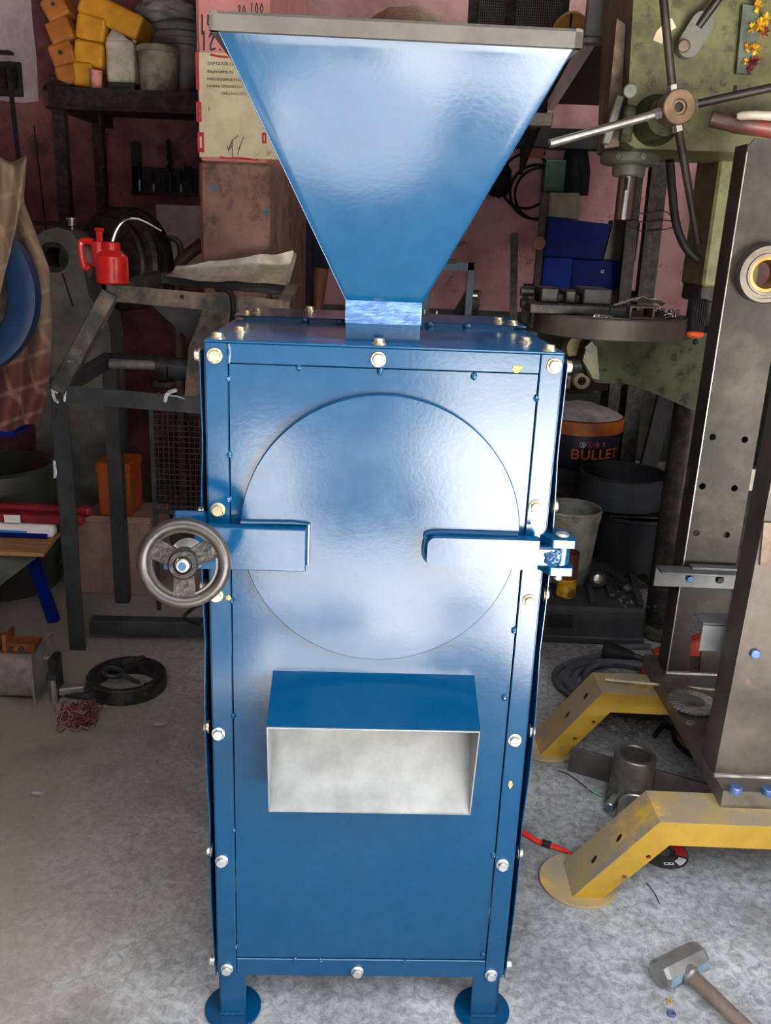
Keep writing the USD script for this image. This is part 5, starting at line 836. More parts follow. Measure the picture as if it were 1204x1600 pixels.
dp.part('table_arm', prism(arm, .2, (0, aY + .2, 0), (1, 0, 0), (0, 0, 1)), green_dark, smooth=30); dp.part('arm_flange', prism([Q(914, 541), Q(930, 541), Q(934, 592), Q(924, 590), Q(908, 562)], .02, (0, aY, 0), (1, 0, 0), (0, 0, 1)), green); dp.part('arm_bolt', tf(trimesh.creation.box((.026, .016, .026)), mat4(nrm(V(1, 0, 1)), V(0, 1, 0), nrm(V(-1, 0, 1)), A(922, 543, aY - .028))), casting)
dp.part('arm_shaft', cyl(A(925, 568, 2.74), A(880, 570, 2.74), .028, n=24), darksteel); dp.part('arm_knob', cyl(A(905, 545, 2.74), A(895, 548, 2.8), .04, n=24), mat('knob_tan', S(150, 140, 100), S(120, 110, 80), 20))
dp.part('power_cable', tube(spline([A(1046, 250, 2.85), A(1050, 300, 2.9), A(1056, 350, 2.9), A(1070, 385, 2.9), A(1090, 405, 2.9), A(1112, 412, 2.89)], 8), .013, 12), blackrub)
# garland
gl = Thing('flower_garland', 'dried yellow and red flower garland hanging on the green drill head', 'garland', A(1176, 110, hY - .03))
ym = mat('marigold', S(232, 188, 30), S(214, 160, 20), 60, .4, .6, .8); rm_ = mat('red_petal', S(150, 34, 52), S(120, 26, 44), 60, .4, .6, .8); om_ = mat('orange_petal', S(180, 110, 50), S(150, 90, 44), 60, .4, .6, .8)
gl.part('string', tube(spline([A(1184, -10, hY - .006), A(1182, 20, hY - .012), A(1180, 50, hY - .012), A(1176, 80, hY - .02), A(1172, 112, hY - .015)], 6), .0018, 6), paper)
def flower(px, py, r, m, seed, sx=1.0):
    rr = random.Random(seed); c = A(px, py, hY - .024); ps = []
    for k in range(26):
        d = nrm(V(rr.gauss(0, 1) * sx, -abs(rr.gauss(0, .8)), rr.gauss(0, 1))); t = basis(d); s_ = r * rr.uniform(.75, 1.1)
        ps.append(hull([c, c + d * s_ * .6 + t[0] * s_ * .22, c + d * s_ * .6 - t[0] * s_ * .22, c + d * s_, c + d * s_ * .6 + t[1] * s_ * .08]))
    gl.part('flower', cat(*ps), m, smooth=False)
for a in ((1182, 10, .020, ym, 1), (1196, 30, .019, ym, 2), (1186, 40, .021, ym, 3), (1173, 44, .016, ym, 4), (1192, 52, .016, om_, 5), (1168, 74, .016, ym, 6), (1180, 77, .018, ym, 7), (1175, 97, .018, rm_, 8), (1170, 110, .013, rm_, 9), (1164, 96, .010, ym, 10), (1186, 93, .011, om_, 11), (1196, 47, .011, rm_, 12)): flower(*a)
# ---- on the drill table
tp = tz
vi = Thing('machine_vise', 'dark machine vise on the left half of the drill table', 'vise', V(A(900, 480, 2.70)[0], 2.70, tp)); X_ = lambda x, y=475, Y=2.64: A(x, y, Y)[0]; Zv = lambda y, Y=2.64: A(900, y, Y)[2]
vbase = max(tp + .002, Zv(489)); vi.part('base', bx(X_(826), X_(962), 2.62, 2.80, tp + .0005, Zv(476), .003), blackiron); vi.part('fixed_jaw', bx(X_(912), X_(957), 2.66, 2.80, Zv(476), Zv(450), .004), darksteel); vi.part('moving_jaw', bx(X_(846), X_(874), 2.67, 2.80, Zv(476), Zv(452), .004), blackiron); vi.part('guide', bx(X_(846), X_(912), 2.70, 2.78, Zv(476), Zv(462), .003), blackiron); vi.part('middle_jaw', bx(X_(885), X_(902), 2.67, 2.79, Zv(476), Zv(455), .004), blackiron)
for y in (455, 474): q = A(828, y, 2.72); vi.part('screw_knob', cyl(q - V(.03, 0, 0), q + V(.012, 0, 0), .014, n=20, b=.003), blackiron)
sq = Thing('square_tube', 'short piece of rusty square tube on the drill table, open end forward', 'tube offcut', V(A(1008, 500, 2.6)[0], 2.62, tp)); a0, a1 = A(984, 486, 2.57), A(1020, 503, 2.57); ww_ = a1[0] - a0[0]; so = sg.box(-ww_ / 2, 0, ww_ / 2, .034).difference(sg.box(-ww_ / 2 + .004, .004, ww_ / 2 - .004, .030)); sq.part('tube', prism(so, .10, V((a0[0] + a1[0]) / 2, 2.67, tp + .0005), (1, 0, 0), (0, 0, 1)), rust, smooth=False)
single('steel_block', box(V(A(965, 495, 2.62)[0], 2.66, tp + .014), (.055, .09, .027), .003), darksteel, 'flat dark steel block on the drill table between vise and square tube', 'steel block')
def strip(a, b):
    p = A(952 + 88 * a, 466 + 4 * a - 5 * math.sin(a * 3), 2.78); return V(p[0], 2.76 + .05 * b, tp + .012 + .034 * math.sin(a * 2.6) * (1 - .3 * b) + .012 * (meshkit.noise(V(a * 9, b * 3, 4)) - .2))
single('metal_strip', grid(strip, 26, 6, .001), gm, 'crumpled bright metal strip at the back of the drill table', 'metal strip', smooth=30)
ch = []
for k in range(40):
    t_ = rng.random(); p = V(A(1030 + 18 * rng.random(), 480, 2.7)[0], 2.62 + .14 * rng.random(), tp + .003 + .02 * rng.random() * (1 if k > 20 else .3)); ch.append(torus(p, (rng.gauss(0, 1), rng.gauss(0, 1), rng.gauss(0, 1)), .006, .0013, 9, 4))
single('metal_swarf', cat(*ch), chrome, 'heap of bright metal swarf at the right side of the drill table', 'swarf', kind='stuff')
ch2 = [torus(V(A(925 + 26 * rng.random(), 492, 2.58)[0], 2.55 + .03 * rng.random(), tp + .003), (rng.gauss(0, 1), rng.gauss(0, 1), 1), .006, .0016, 10, 4) for _ in range(16)]
single('metal_swarf', cat(*ch2), steel, 'small swarf curls in front of the vise on the drill table', 'swarf', kind='stuff')
br_ = Thing('bench_brush', 'black bristled brush with an orange tip leaning over the right rim of the drill table', 'brush', V(A(1085, 520, 2.62)[0], 2.62, A(1085, 533, 2.62)[2]))
b0_, b1_ = A(1092, 468, 2.64), A(1086, 520, 2.62)
bw_ = [cyl(b0_ + V((i % 7 - 3) * .007, (i // 7 - 1) * .012, rng.uniform(-.006, .006)), b1_ + V((i % 7 - 3) * .0055, (i // 7 - 1) * .010, .004), .0035, n=5) for i in range(21)]
br_.part('bristles', cat(*bw_), blackrub, kind='stuff'); br_.part('orange_tip', blob(b1_ + V(0, 0, -.004), (.026, .02, .012), 2, .15, 2, 3), mat('orange_tip', S(236, 96, 36), S(210, 80, 30), 20, .4, .6, .5), label='orange tip', smooth=60); br_.part('knob', blob(b1_ + V(.003, -.004, -.026), (.008, .008, .008), 2, .1), blackrub, smooth=60)
# ---- containers under the table
cs = Z(850, 1000); cYf = 2.86; cz_ = .135; c0x, c1x = A(815, 980, cYf)[0], ccx - .085
kc = Thing('tool_case', 'open black plastic tool case lid lying on the floor under the drill, covered with tools', 'tool case', V((c0x + c1x) / 2, 3.05, 0))
kc.part('shell', bx(c0x, c1x, cYf, 3.34, .004, cz_, .012), blackplastic); rx0_, rx1_ = A(848, 960, cYf)[0], A(897, 960, cYf)[0]
kc.part('recess_frame', cat(bar((rx0_, cYf - .002, .055), (rx0_, cYf - .002, .112), .004, .005, (0, 1, 0)), bar((rx1_, cYf - .002, .055), (rx1_, cYf - .002, .112), .004, .005, (0, 1, 0)), bar((rx0_, cYf - .002, .112), (rx1_, cYf - .002, .112), .005, .004), bar((rx0_, cYf - .002, .055), (rx1_, cYf - .002, .055), .005, .004)), blackplastic); kc.part('recess', bx(rx0_, rx1_, cYf - .001, cYf + .002, .057, .111), blackrub)
kc.part('bottom_lip', bx(c0x, c1x, cYf - .012, cYf + .01, .002, .03, .006), blackplastic)
def on_case(px, py): return Z(px, py, cz_)
def bucket(name, label, c, r0, r1, h, m, rimm=None, cat_='bucket', inner=None):
    t = Thing(name, label, cat_, c); t.part('body', lathe([(0, 0), (r0, 0), (r0 + .004, .005), (r1 - .003, h * .86), (r1, h * .87), (r1 + .002, h * .93), (r1 - .001, h * .94), (r1 + .003, h - .006), (r1, h), (r1 - .005, h - .004), (r0 - .003, .008), (0, .008)], 56, c), m); return t
q = on_case(893, 893); pbm = mat('grimy_bucket', S(132, 132, 118), S(92, 92, 82), 10, .4, .62, .6, c3=S(50, 50, 46), s3=8, lo3=.5, hi3=.66)
pbx = A(893, 800, 3.12)[0]; pbc = V(pbx, 3.14, cz_ + .0005); pbh = A(893, 805, 3.03)[2] - cz_
pb = bucket('grimy_bucket', 'open grimy pale bucket standing on the tool case beside the mill hinge', pbc, .085, .112, pbh, pbm); pb.part('wire_handle', tube(ring_pts(pbc + V(0, 0, pbh * .93), (0, .25, 1), .117, 30, 180, 360), .002, 6), steel)
tc_ = on_case(883, 930); tcr = .034; tch = A(883, 862, tc_[1])[2] - cz_; tcm = mat('rusty_tin', S(120, 66, 34), S(84, 48, 30), 14, .4, .6, .5, metal=.3, c3=S(206, 160, 30), s3=11, lo3=.56, hi3=.62)
tn = Thing('rusty_tin', 'rusty tin with remains of yellow paint standing on the tool case behind the mill hinge', 'tin can', tc_); tn.part('can', lathe([(0, 0), (tcr, 0), (tcr + .001, .003), (tcr, .006), (tcr, tch - .004), (tcr + .001, tch), (tcr - .001, tch), (tcr - .002, .004), (0, .004)], 40, tc_), tcm); tn.part('label_band', pipe(tc_ + V(0, 0, .004), tc_ + V(0, 0, tch * .42), tcr + .0006, tcr, 40), mat('tin_label', S(212, 166, 34), S(90, 56, 34), 18, .42, .6, .5), label='flaking yellow paper band')
wd = Thing('wire_cup_wheel', 'round steel wheel with a bolt in its middle standing on the tool case', 'wheel', on_case(931, 920)); wc_ = on_case(931, 918) + V(0, 0, .036); wd.part('tyre', lathe([(.018, -.012), (.030, -.012), (.036, -.006), (.036, .006), (.030, .012), (.018, .012)], 36, wc_, (.1, -1, .2), close=True), blackrub); wd.part('hub', lathe([(0, -.006), (.020, -.006), (.020, .010), (.009, .014), (0, .014)], 28, wc_, (.1, -1, .2)), steel)
for i, (x0, y0, x1, y1, w, lab) in enumerate(((916, 905, 925, 945, .020, 'dark flat spanner nearest the tin, lying on the tool case'), (944, 905, 955, 935, .022, 'dark spanner right of the steel wheel on the tool case'), (950, 898, 978, 912, .018, 'short rough tool pointing right on the tool case'), (985, 900, 1000, 948, .024, 'dark hammer-shaped tool in the middle of the case lid'), (1003, 905, 1042, 940, .022, 'long dark chisel at the right end of the tool case'))):
    a_, b_ = on_case(x0, y0) + V(0, 0, .009), on_case(x1, y1) + V(0, 0, .009); t = Thing('hand_tool', lab, 'tool', (a_ + b_) / 2 - V(0, 0, .009)); t.part('shank', bar(a_, b_, w, .014, b=.003), darksteel)
    d = nrm(b_ - a_); t.part('head', bar(a_ - d * .012, a_ + d * .016, w * 1.7, .016, b=.004), blackiron)
q = on_case(977, 925); single('stone_lump', blob(q + V(0, 0, .016), (.022, .018, .017), 7, .35, 2, 3), darksteel, 'rough grey lump among the tools on the tool case', 'lump', smooth=40)
sw = [torus(on_case(rng.uniform(960, 1035), rng.uniform(898, 950)) + V(0, 0, .003), (rng.gauss(0, 1), rng.gauss(0, 1), 1), .004, .001, 8, 4) for _ in range(60)]
single('metal_chips', cat(*sw), steel, 'scattered bright metal chips between the tools on the case', 'swarf', kind='stuff')
# drum, plates and tub behind
uc = A(988, 830, 3.53); uz = A(988, 812, 3.40)[2]; drm = mat('black_drum', S(34, 36, 38), S(52, 54, 56), 8, .42, .66, .4, bump=.2, bscale=30, stretch=(1, 1, .2))
ld = Thing('black_pail', 'black pail under the steel plates behind the tool case', 'pail', V(uc[0], 3.53, 0)); ld.part('body', lathe([(0, 0), (.13, 0), (.148, uz - .02), (.155, uz - .015), (.155, uz), (.148, uz), (.14, uz - .02), (.125, .01), (0, .01)], 56, V(uc[0], 3.53, 0)), drm)
pl0 = Thing('steel_plates', 'stack of loose grey steel strips lying across the black pail', 'steel plate', V(uc[0], 3.45, uz)); 
for i, (x0, x1, Y, a_) in enumerate(((948, 1052, 3.46, 1.5), (950, 1040, 3.43, -2.5), (946, 1056, 3.52, .5))):
    p0, p1 = A(x0, 800, Y), A(x1, 800, Y); pl0.part('strip', bx(p0[0], p1[0], Y - .035, Y + .035, uz + .0005 + .0085 * i, uz + .0085 + .0085 * i, .001) if False else box(((p0[0] + p1[0]) / 2, Y, uz + .0045 + .0085 * i), (p1[0] - p0[0], .075, .008), .001, a_), steel if i == 0 else darksteel)
tz0 = uz + .0265; tt = A(972, 746, 3.45)[2]; tx = A(972, 760, 3.545)[0]
tu = Thing('metal_tub', 'dark metal tub on the steel plates, in front of the lettered bucket', 'tub', V(tx, 3.545, tz0)); tu.part('body', lathe([(0, 0), (.168, 0), (.175, .006), (.178, tt - tz0 - .006), (.184, tt - tz0), (.178, tt - tz0 + .003), (.172, tt - tz0 - .002), (.166, .008), (0, .008)], 64, V(tx, 3.545, tz0)), mat('dark_tub', S(50, 56, 60), S(64, 70, 74), 8, .4, .6, .42, metal=.3), smooth=30)
# lettered bucket on a crate
kx = A(905, 690, 3.9)[0]; kz = A(905, 737, 3.75)[2]; bkr = .20; bY = 3.98
cr_ = Thing('steel_crate', 'dark steel crate under the lettered bucket', 'crate', V(kx, bY, 0)); cr_.part('crate', bx(kx - .27, kx + .24, bY - .235, bY + .24, 0, kz - .001, .006), blackiron); cr_.part('edge_angle', bx(kx - .272, kx + .242, bY - .242, bY - .236, kz - .045, kz + .004), darksteel)
kh = A(905, 660, 3.78)[2] - kz; bkm = mat('navy_bucket', S(26, 34, 56), S(20, 26, 44), 12, .4, .6, .35); bc3 = V(kx, bY, kz)
bk = Thing('lettered_bucket', 'dark blue bucket with orange rim, orange lettering and cloth-covered top under the drill table', 'bucket', bc3); bk.part('body', lathe([(0, 0), (bkr - .02, 0), (bkr - .012, .006), (bkr - .002, kh - .06), (bkr - .006, kh - .058), (0, kh - .058)], 64, bc3), bkm); bk.part('rim_band', lathe([(bkr - .006, kh - .062), (bkr + .004, kh - .060), (bkr + .006, kh - .004), (bkr, kh), (bkr - .008, kh - .002)], 64, bc3, close=True), mat('orange_rim', S(176, 100, 30), S(140, 70, 22), 7, .42, .6, .45), label='orange rim band')
bk.part('cloth_cover', grid(lambda a, b: bc3 + V((bkr - .004) * a * math.cos(2 * math.pi * b), (bkr - .004) * a * math.sin(2 * math.pi * b), kh + .002 + .052 * (1 - a * a) + .02 * (meshkit.noise(V(4 * a * math.cos(6.283 * b), 4 * a * math.sin(6.283 * b), 5)) - .5) * (1 - a)), 14, 41), mat('grey_sheet', S(214, 210, 206), S(160, 154, 150), 7, .4, .6, .6, c3=S(130, 60, 56), s3=4, lo3=.6, hi3=.64), label='crumpled grey cloth cover', smooth=60)
def on_bucket(m, th0, z0, R):
    """wraps flat lettering (x right, y up, z depth) round the bucket; th0 = angle of x = 0 from the side that faces the camera"""
    m = m.subdivide_to_size(.012) if hasattr(m, 'subdivide_to_size') else m; v = m.vertices.copy(); th = th0 + v[:, 0] / R; rr = R + v[:, 2]
    m = m.copy(); m.vertices = np.stack([bc3[0] + rr * np.sin(th), bc3[1] - rr * np.cos(th), z0 + v[:, 1]], 1); return m
tm_ = meshkit.text_mesh('BULLET', .042, .0015, True); wtx = tm_.bounds[1, 0]; tm_.vertices *= V(.245 / wtx, 1, 1)
facing = math.atan2(-bc3[0], bc3[1]); zt2 = kz + kh - .165
bk.part('lettering', on_bucket(tm_, facing - .10, zt2, bkr - .004), mat('orange_print', S(206, 112, 60)), smooth=False, label='orange letters BULLET')
for i, (chh, x) in enumerate((('S', .052), ('L', .085), ('N', .115), ('T', .150))):
    m = meshkit.text_mesh(chh, .014, .0014, True); m.vertices += V(x - .005, 0, 0); bk.part('small_letter', on_bucket(m, facing - .10, zt2 + .058, bkr - .0035), white_print if i in (0, 3) else mat(f'redpink_{i}', S(206, 120, 120)), smooth=False)
    if i < 3: rgm = torus((x, .007, 0), (0, 0, 1), .0135, .0012, 20, 5); bk.part('letter_ring', on_bucket(rgm, facing - .10, zt2 + .058, bkr - .0035), white_print if i == 0 else mat(f'letter_red_{i}', S(180, 50, 66)), smooth=False)
p0, p1 = A(1014, 720, 4.02), A(1034, 640, 4.08); single('leaning_channel', bar(ext(p1, p0), ext(p1, p0, 1.05), .075, .035, (0, 1, 0)), darksteel, 'dark steel channel leaning behind the tub under the drill arm', 'steel channel')
q = A(868, 760, 3.5); single('white_rag', blob(V(q[0], 3.66, kz * .0 + .30), (.03, .02, .03), 9, .4), ragm, 'x', 'rag') if False else None

# ================================================================ the fabricated stand
stand = Thing('fabricated_stand', 'heavy raw-steel machine stand with two tall posts on yellow bent feet', 'machine stand', V(.80, 1.9, 0))
def foot(Y0, Y1, xl, tag_):
    zt2_, th, fl_ = .204, .006, .056
    pr_top = [(xl, .006), (.600, zt2_), (1.45, zt2_), (1.45, zt2_ - th), (.602, zt2_ - th), (xl + .009, .006)]
    web = prism(pr_top, Y1 - Y0, (0, Y1, 0), (1, 0, 0), (0, 0, 1)); web = web
    f_ = stand.part('foot', web, yellow_dusty, smooth=20, label='dusty yellow bent foot')
    fp_ = sg.Polygon([(xl + .002, .006), (.600, zt2_ - .001), (1.45, zt2_ - .001), (1.45, zt2_ - fl_), (.628, zt2_ - fl_), (xl + .066, .006)])
    for hx, hzz in ((.53, .075), (.575, .128)):
        fp_ = fp_.difference(sg.Point(hx + .012, hzz - .012).buffer(.0055))
    stand.part('foot_flange', prism(fp_, .006, (0, Y0 + .005, 0), (1, 0, 0), (0, 0, 1)), yellow, under=f_, smooth=20); stand.part('foot_flange', prism(fp_, .006, (0, Y1 + .001, 0), (1, 0, 0), (0, 0, 1)), yellow, under=f_, smooth=20)
    stand.part('foot_disc', cyl((xl + .024, (Y0 + Y1) / 2, 0), (xl + .024, (Y0 + Y1) / 2, .006), .086, n=56, b=.001), yellow_dusty, under=f_)
    d_ = nrm(V(.600 - xl, 0, zt2_ - .006)); n_ = V(-d_[2], 0, d_[0])
    for t_ in (.32, .62) if tag_ else (.5, .8):
        p = V(xl, (Y0 + Y1) / 2 - .01, .006) + d_ * t_ * .25 + n_ * .0008; stand.part('slot_hole', prism(affinity.rotate(affinity.scale(sg.Point(0, 0).buffer(.005), 2.0, 1), 30), .0006, p, nrm(V(*d_)), V(0, 1, 0)), blackrub, under=f_, smooth=False)
foot(1.575, 1.685, .437, 1); foot(2.12, 2.24, .452, 0)
bp_ = Thing  # noqa
pt = .245
plate = sg.Polygon([(.748, 1.635), (1.45, 1.635), (1.45, 2.285), (.752, 2.285)])
stand.part('base_plate', prism(plate, .041, (0, 0, .204), (1, 0, 0), (0, 1, 0)), housing_steel, smooth=False)
def post(Y0, Y1, xl0, xl1, w, zt3, slot=None, holes=(), bore=None, m=None):
    """channel post: face plate with openings and two side flanges; xl0, xl1 = left edge at foot and top"""
    dx = (xl1 - xl0); z0 = pt; pl = sg.Polygon([(xl0, z0), (xl0 + w, z0), (xl1 + w * .98, zt3), (xl1 + .015, zt3), (xl1, zt3 - .02)])
    if slot is not None: pl = pl.difference(slot)
    for c in holes: pl = pl.difference(sg.Point(c).buffer(.0085, quad_segs=6))
    if bore is not None: pl = pl.difference(sg.Point(bore).buffer(.055, quad_segs=12))
    p = stand.part('post', prism(pl, .008, (0, Y0 + .008, 0), (1, 0, 0), (0, 0, 1)), m or millsteel, smooth=20)
    for o in (0, w - .008): stand.part('post_flange', profile_bar([(-.004, -(Y1 - Y0) / 2), (.004, -(Y1 - Y0) / 2), (.004, (Y1 - Y0) / 2), (-.004, (Y1 - Y0) / 2)], V(xl0 + o + .004, (Y0 + Y1) / 2 + .004, z0), V(xl1 + o + .004, (Y0 + Y1) / 2 + .004, zt3 - .012), (0, -1, 0)), m or millsteel, under=p, smooth=20)
    return p
FY = 2.17; fx = lambda x, y: tuple(A(x, y, FY)[[0, 2]])
xl0, xl1 = fx(1040, 1055)[0], fx(1166, 238)[0]; pw_ = fx(1112, 1060)[0] - xl0; zt3 = fx(1185, 216)[1]
so_ = sg.LineString([fx(1082, 1090), fx(1090, 963)]).buffer(.0145, quad_segs=6)
hl = [fx(1113, 683), fx(1163, 687), fx(1097, 760), fx(1147, 763), fx(1087, 833), fx(1135, 836)]
bore = fx(1190, 428)
far = post(FY, FY + .075, xl0, xl1, pw_ + .012, zt3, so_, hl, bore)
stand.part('weld_bead', tube([V(xl0 - .002, FY - .001, pt + .003), V(xl0 + pw_ + .01, FY - .001, pt + .003)], .006, 8), steel, under=far); stand.part('side_weld', tube([V(xl0 + .001, FY + .001, pt), V(xl1 + .001, FY + .001, zt3 - .03)], .0022, 6), steel, under=far, label='bright ground edge')
# bearing housing with a bronze bush
bo = V(bore[0], FY, bore[1]); bh = stand.part('bearing_housing', lathe([(.040, -.01), (.058, -.01), (.0665, -.004), (.0665, .030), (.064, .034), (.056, .034), (.055, .030), (.048, .030), (.047, .034), (.041, .034)], 64, bo, (.0, -1, 0), close=True), housing_steel, label='bright turned bearing housing'); stand.part('bronze_bush', lathe([(.030, -.03), (.0405, -.03), (.0405, .031), (.033, .031), (.030, .027)], 56, bo, (0, -1, 0), close=True), bronze, under=bh)
NY = 1.69; nx = lambda x, y: tuple(A(x, y, NY)[[0, 2]]); n0, n1 = nx(1115, 1213)[0], nx(1206, 742)[0]
zn = 1.35; n1x = n0 + (n1 - n0) * (zn - pt) / (nx(1206, 742)[1] - pt)
near = post(NY, NY + .075, n0, n1x, .14, zn, m=near_post_m)
q = V(*[nx(1178, 1020)[0]], NY, nx(1178, 1020)[1]); stand.part('blued_bolt', bolt_mesh(q, (0, -1, 0), 1.15, 20, False), bluebolt, under=near, label='blued hex bolt'); stand.part('weld_bead', tube([V(n0 - .002, NY - .002, pt + .003), V(n0 + .14, NY - .002, pt + .003)], .006, 8), steel, under=near)
for x, y in ((1148, 1237), (1199, 1240)): p = Z(x, y, pt); stand.part('blued_bolt', bolt_mesh(V(p[0], p[1], pt), (0, 0, 1), 1.6, 10, False, 9), bluebolt)
stand.part('doubler_plate', prism([nx(1191, 815), (nx(1191, 815)[0] + .1, nx(1191, 815)[1]), (nx(1185, 882)[0] + .1, nx(1185, 882)[1]), nx(1185, 882)], .006, (0, NY - .0005, 0), (1, 0, 0), (0, 0, 1)), rust, under=near, label='small welded-on plate')
# cross angles
cY1 = FY - .004; p0, p1 = A(1022, 898, cY1), A(1166, 910, cY1)
cx = stand.part('cross_angle', Lbar(V(p0[0], cY1 - .0, p0[2] - .02), V(p0[0] + .27, cY1, p0[2] - .026), .045, .045, .005, (0, 0, 1), -1, 1) if False else cat(bx(p0[0], p0[0] + .27, cY1 - .005, cY1, p0[2] - .03, p0[2] + .028, .001), bx(p0[0], p0[0] + .27, cY1 - .055, cY1, p0[2] + .022, p0[2] + .028, .001)), galv, label='grey angle bolted across the far post')
for x, m in ((1077, bluebolt), (1124, darksteel)): q = A(x, 905, cY1 - .006); stand.part('nut', bolt_mesh(V(q[0], cY1 - .005, p0[2] - .004), (0, -1, 0), 1.0, 15, True), m, under=cx)
stand.part('top_clip', bx(p0[0] + .085, p0[0] + .215, cY1 - .03, cY1 - .002, p0[2] + .028, p0[2] + .036, .001), galv, under=cx)
p2, p3 = A(1098, 975, 1.80), A(1160, 1020, 1.80); stand.part('cross_angle', cat(bx(p2[0], p3[0] + .10, 1.80, 1.806, p3[2], p2[2], .001), bx(p2[0], p3[0] + .10, 1.80, 1.86, p2[2] - .004, p2[2] + .002, .001)), galv, label='light grey angle beside the near post')
p4 = A(1066, 728, FY + .08); stand.part('rear_bracket', bx(p4[0] + .005, p4[0] + .20, FY + .078, FY + .084, A(1066, 775, FY)[2], p4[2], .001), stand_steel, under=far)
# on the stand
fdc = Z(1080, 1103, pt); fd = Thing('flap_disc', 'grey grinding flap disc lying on the base plate of the stand', 'grinding disc', fdc)
fd.part('backing', lathe([(.012, .001), (.05, .001), (.056, .006), (.05, .012), (.03, .014), (.012, .008)], 48, fdc, close=True), casting)
for k in range(32):
    a_ = 2 * math.pi * k / 32; d = V(math.cos(a_), math.sin(a_), 0); t2 = V(-d[1], d[0], 0); p = fdc + V(0, 0, .012); fd.part('flap', hull([p + d * .030, p + d * .058, p + d * .031 + t2 * .009 + V(0, 0, .004), p + d * .058 + t2 * .015 + V(0, 0, .004), p + d * .03 + V(0, 0, -.006), p + d * .058 + V(0, 0, -.008)]), mat('grit', S(150, 142, 136), S(120, 112, 106), 80, .4, .6, .9) if k == 0 else '/World/Looks/grit', smooth=False)
rqc = Z(1122, 1150, pt); rs = Thing('ring_stack', 'two dark turned rings stacked on the base plate behind the near post', 'ring', rqc); rqc = rqc + V(.025, .03, 0)
rs.part('lower_ring', lathe([(.022, 0), (.040, 0), (.041, .012), (.034, .016), (.034, .030), (.040, .034), (.040, .04), (.022, .04)], 44, rqc, close=True), casting); rs.part('upper_ring', lathe([(.016, .041), (.033, .041), (.034, .045), (.034, .072), (.031, .076), (.016, .076)], 44, rqc, close=True), darksteel)
single('steel_nut', cat(pipe(Z(1078, 1132, pt), Z(1078, 1132, pt) + V(0, 0, .006), .011, .006, 6)), steel, 'small steel nut on the base plate in front of the flap disc', 'nut')
a_, b_ = Z(945, 1062, .211), Z(1128, 1079, .254); single('welding_rod', cyl(a_, b_, .0035, n=10), mat('rod_pale', S(186, 182, 160), S(160, 150, 126), 40, .4, .6, .5), 'pale thin welding rod lying across the far yellow foot', 'rod')
# ---- floor, right
slc = Z(988, 1262); slc = slc + V(.0, .045, 0); slh = A(1005, 1178, slc[1])[2]
sl = Thing('steel_sleeve', 'thick-walled bright steel sleeve standing on the floor behind the near yellow foot', 'steel sleeve', slc); sl.part('sleeve', pipe(slc, slc + V(.004, 0, slh), .0525, .0375, 56, .003), housing_steel)
q = Z(978, 1296); single('steel_ring', pipe(q + V(.03, .03, 0), q + V(.03, .03, .05), .047, .039, 48, .002), steel, 'thin steel ring partly hidden in front of the sleeve', 'ring')
p0, p1 = Z(888, 1203), Z(1092, 1262); p0[2] = p1[2] = 0; d = nrm(p1 - p0); single('flat_plate', bar(p0 + V(0, 0, .036), p1 + V(.03, -.012, .036), .010, .072, (0, 0, 1), .001), plate_steel, 'brown flat steel plate standing on edge behind the sleeve', 'steel plate')
q = Z(955, 1258); lg_ = Thing('clamp_lug', 'grey steel lug with a small blue-ended bolt beside the sleeve', 'lug', q); lg_.part('plate', prism([(0, 0), (.042, 0), (.046, .06), (.03, .078), (.008, .066), (-.004, .03)], .01, q + V(-.012, .014, 0), nrm(V(1, .25, 0)), (0, 0, 1)), stand_steel); c_ = q + V(-.006, -.012, .0165); lg_.part('bolt', cyl(c_ + V(-.012, -.022, 0), c_ + V(.016, .025, .0), .012, n=20, b=.002), steel); lg_.part('bolt_end', cyl(c_ + V(-.012, -.022, 0), c_ + V(-.0125, -.0235, 0), .008, n=16), bluebolt)
single('green_wire', tube([Z(917, 1232, .0025), Z(928, 1238, .0025), Z(940, 1244, .004)], .0018, 6), mat('green_wire', S(120, 190, 140)), 'short green wire on the floor pointing at the lug', 'wire')
single('steel_wire', tube(spline([Z(872, 1204, .0022), Z(888, 1210, .0022), Z(905, 1222, .0022), Z(925, 1238, .0022)], 4), .0013, 6), darksteel, 'thin grey wire offcut on the floor in front of the brown plate', 'wire')
# cable coil
cc = Z(985, 1085); loops = []
for i in range(5):
    rr, c_, z_ = .20 - .017 * i, cc + V(.02 * math.sin(i * 2.1), .02 * math.cos(i * 1.7) + .03, 0), .0125 + .009 * (i % 3)
    loops.append(np.array([c_ + V(rr * 1.15 * math.cos(a), rr * .95 * math.sin(a), z_ + .004 * math.sin(2 * a + i)) for a in np.linspace(0, 2 * math.pi, 56, endpoint=False)]))
hosem = mat('grey_hose', S(86, 88, 92), S(66, 68, 72), 30, .4, .6, .6); hs = Thing('welding_cable', 'grey welding cable coiled on the floor behind the far yellow foot', 'cable', cc)
for l in loops: hs.part('loop', tube(l, .0105, 10, True), hosem)
hs.part('lead', tube(spline([cc + V(-.05, .20, .014), cc + V(.0, .30, .012), cc + V(.07, .32, .012), cc + V(.15, .33, .012)], 8), .0105, 10), hosem)
single('black_cable', tube(spline([Z(1022, 1150, .008), Z(1035, 1135, .008), Z(1050, 1140, .008), Z(1056, 1160, .008), Z(1080, 1180, .008), Z(1120, 1190, .008)], 8), .008, 10), blackrub, 'black cable looping out under the base plate', 'cable')
